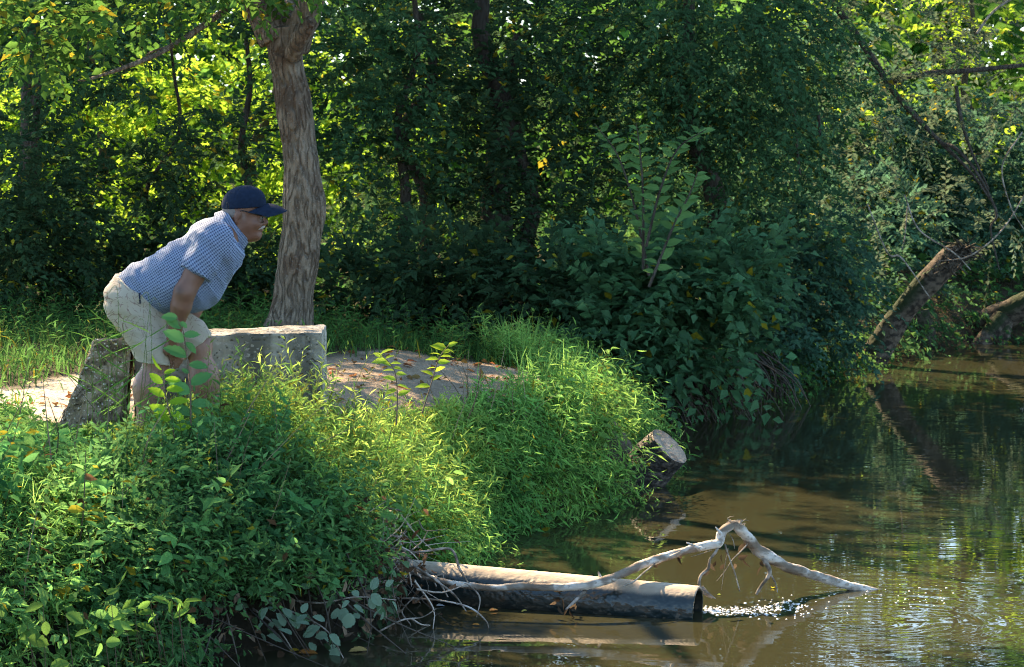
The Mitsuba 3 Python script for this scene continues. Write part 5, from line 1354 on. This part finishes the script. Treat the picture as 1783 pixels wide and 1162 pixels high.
# two pale seedlings in the sun by the path
for nm, lab_, stem_, col_ in (('seedling', 'thin sunlit seedling with pointed yellow leaves rising against the dirt path, the taller one', [(735, 720), (752, 665), (762, 630), (772, 612), (783, 600)], (0.28, 0.40, 0.04)),
                              ('seedling', 'thin sunlit seedling with arched top just left of the taller seedling by the path', [(690, 740), (692, 690), (688, 650), (676, 630), (655, 613)], (0.26, 0.38, 0.05))):
    k = thing(nm, lab_, 'seedling')
    p3 = spline(np.array([P(a, b_, 14.3) for a, b_ in stem_]), 40)
    part(k, 'stem', tube(p3, np.linspace(.004, .0015, 40), 6), 'sapling_stem', True)
    for j_ in range(14):
        q_ = p3[8 + int(j_ * 31 / 14)]; s_ = 1 if j_ % 2 else -1
        dd_ = np.array([s_ * 0.9, 0.2 * tt_.normal(), 0.25 + .2 * tt_.normal()])
        L_ = 0.075 * tt_.uniform(.7, 1.2)
        v, f, c = leaves(OVATE2, q_[None], dd_[None], (np.array([-.2, -.5, .8]) + .3 * tt_.normal(size=3))[None], L_, L_ * .5, np.array([col_]) * tt_.uniform(.8, 1.2))
        part(k, 'leaf', (v, f), 'leaf', True, c)

# long grass tuft and seed heads by the broken end
tus = thing('grass_tussock', 'tuft of long arching grass blades growing at the foot of the broken concrete end', 'grass tuft')
t = rng(65)
c0 = P(165, 850, 12.9); 
B = np.array([c0[0], 12.95, 0]) + t.normal(size=(150, 3)) * [.13, .1, 0]; B[:, 2] = ground_z(B[:, 0], B[:, 1])
v, f, c = blades(t, B, t.uniform(.25, .5, 150), t.uniform(.006, .011, 150), .45, (0.10, 0.24, 0.05), curl=.9)
part(tus, 'blades', (v, f), 'leaf', True, c, stuff=True)
sg = thing('seeding_grass', 'thin tall grass stems with drooping seed heads before the broken concrete end', 'grass')
for i in range(16):
    x0 = t.uniform(150, 250); b0 = P(x0, 800, 13.1); b0[2] = ground_z(b0[0], b0[1])
    x1 = x0 + t.uniform(-50, 40); y1 = t.uniform(500, 650)
    e = P(x1, y1, 13.1 + t.uniform(-.1, .1))
    mid = (b0 + e) / 2 + [t.normal() * .02, 0, .03]
    p3 = spline(np.array([b0, mid, e, e + [t.choice([-1, 1]) * .05, 0, -.02]]), 24)
    bg = Bag().add(tube(p3, np.linspace(.0018, .0006, 24), 4), [0.12, 0.2, 0.05])
    q_ = p3[16:][t.integers(0, 8, 16)]
    bg.add(leaves(OVATE, q_, t.normal(size=(16, 3)) + [0, 0, -.3], t.normal(size=(16, 3)), .010, .0035, np.tile([[0.25, 0.22, 0.12]], (16, 1))))
    bg.add(leaves(LANCE2, p3[[6, 11]], np.array([[t.choice([-1, 1]), 0, .7], [t.choice([-1, 1]), .2, .5]]), t.normal(size=(2, 3)), t.uniform(.12, .25, 2), .008, np.tile([[0.12, 0.26, 0.05]], (2, 1))))
    (v, f), c = bg.get()
    part(sg, 'stalk', (v, f), 'leaf', True, c)
ds = thing('dead_stick', 'short broken brown stick standing up among the weeds right of the saplings', 'stick')
part(ds, 'wood', tube([P(403, 850, 12.8), P(402, 800, 12.8), P(400, 775, 12.8), P(412, 762, 12.8), P(428, 745, 12.8)], [.012, .011, .011, .004, .002], 10, 30, .25, 20), 'grey_wood', True)

# light green broad leaves low at the left edge
for lab_, box_, n_l, d1, col_, wid_ in (('broad yellow green leaves low at the very bottom left of the bank', (40, 210, 1030, 1160), 16, 10.95, (0.11, 0.22, 0.05), .66),
                               ('drooping pale green pointed leaves over the dark hollow under the bank', (215, 335, 1040, 1110), 22, 11.3, (0.13, 0.26, 0.05), .42)):
    k = thing('broad_leaf_plant', lab_, 'plant')
    for i in range(n_l):
        a, b_ = t.uniform(box_[0], box_[1]), t.uniform(box_[2], box_[3])
        d0 = d1 + t.uniform(-.12, .12)
        ang_ = t.uniform(-.9, 1.9) + (1.2 if a < (box_[0] + box_[1]) / 2 else 0)
        sz = t.uniform(.65, 1.15)
        px_leaf(k, (a, b_), (a + 36 * sz * math.cos(ang_), b_ + 22 * sz * math.sin(ang_)), d0, np.array(col_) * t.uniform(.7, 1.3), wid_, face=(.2 * t.normal(), -0.6, 0.75), seed=300 + i + int(a))
        if i % 2 == 0:
            p0 = P(a, b_, d0); g0 = np.array([p0[0] + t.normal() * .03, d1 + .25, ground_z(p0[0], d1 + .25)])
            part(k, 'stalk', tube([g0, (g0 + p0) / 2 + [0, 0, .04], p0], [.003, .002, .0015], 5, 12), 'sapling_stem', True)

# ------------------------------------------------------------------ foam, floating leaves
foam = Bag(); t = rng(66)
ico = trimesh.creation.icosphere(1, 1.0)
for i in range(450):
    u_ = t.random() ** 1.3
    if i < 360:
        a = 1228 + 170 * u_ + t.normal() * 4; b_ = 1071 + 3 * math.sin(u_ * 5) + t.normal() * (3 + 5 * u_)
    else:
        a = t.uniform(1330, 1660); b_ = 1068 - (a - 1330) * 0.07 + t.normal() * 12
    d_ = CAM_H / ((b_ - HORIZON) / F_PX)
    p = P(a, b_, d_); p[2] = 0.0
    s_ = t.uniform(.003, .008) * (1.3 if t.random() < .15 else 1) * (0.9 if i < 360 else .8)
    foam.add((ico.vertices * [s_, s_, s_ * .6] + p, ico.faces), [0.85, 0.85, 0.83])
(v, f), c = foam.get()
bsdf('foam_white', {'type': 'principled', 'base_color': {'type': 'rgb', 'value': [0.6, 0.6, 0.58]}, 'roughness': 0.25, 'specular': 0.5})
struct('foam', (v, f), 'foam_white', True, None, 'stuff', ('white foam bubbles trailing over the water from the mouth of the pipe', 'foam'))
fl = [(867, 1073, .05, (0.5, 0.27, 0.1)), (912, 1066, .04, (0.6, 0.45, 0.05)), (908, 1076, .03, (0.6, 0.5, 0.12)), (760, 1066, .05, (0.45, 0.45, 0.42)), (1255, 1045, .02, (.4, .5, .1)), (1345, 1034, .035, (0.6, 0.5, 0.04)), (520, 1150, .09, (0.35, 0.15, 0.04)), (505, 1148, .06, (0.45, 0.3, 0.03)), (640, 1145, .09, (0.4, 0.28, 0.1)), (835, 1100, .035, (0.4, 0.2, 0.05))]
for i, (a, b_, s_, col_) in enumerate(fl):
    lab_ = ['orange leaf floating beside the pipe', 'yellow leaf floating under the pipe', 'small yellow leaf floating just below another yellow leaf', 'pale leaf floating by the twigs left of the pipe', 'tiny green leaf floating past the mouth of the pipe', 'yellow leaf caught at the foot of a hanging twig', 'large rusty leaf afloat at the lower edge below the elm branch', 'yellow leaf afloat against the large rusty leaf', 'tan leaf floating in front of the elm branch', 'small curled orange leaf below the tangle of twigs'][i]
    k = thing('floating_leaf', lab_, 'leaf', 'leaves floating on the creek')
    d_ = CAM_H / ((b_ - HORIZON) / F_PX); p = P(a, b_, d_); p[2] = .006
    v, f, c = leaves(BROAD, p[None], np.array([[t.normal(), t.normal() * .4, .12]]), np.array([[0, -.25, 1.0]]), s_, s_ * .6, np.array([col_]))
    single(k, (v, f), 'leaf_dull', True, c)
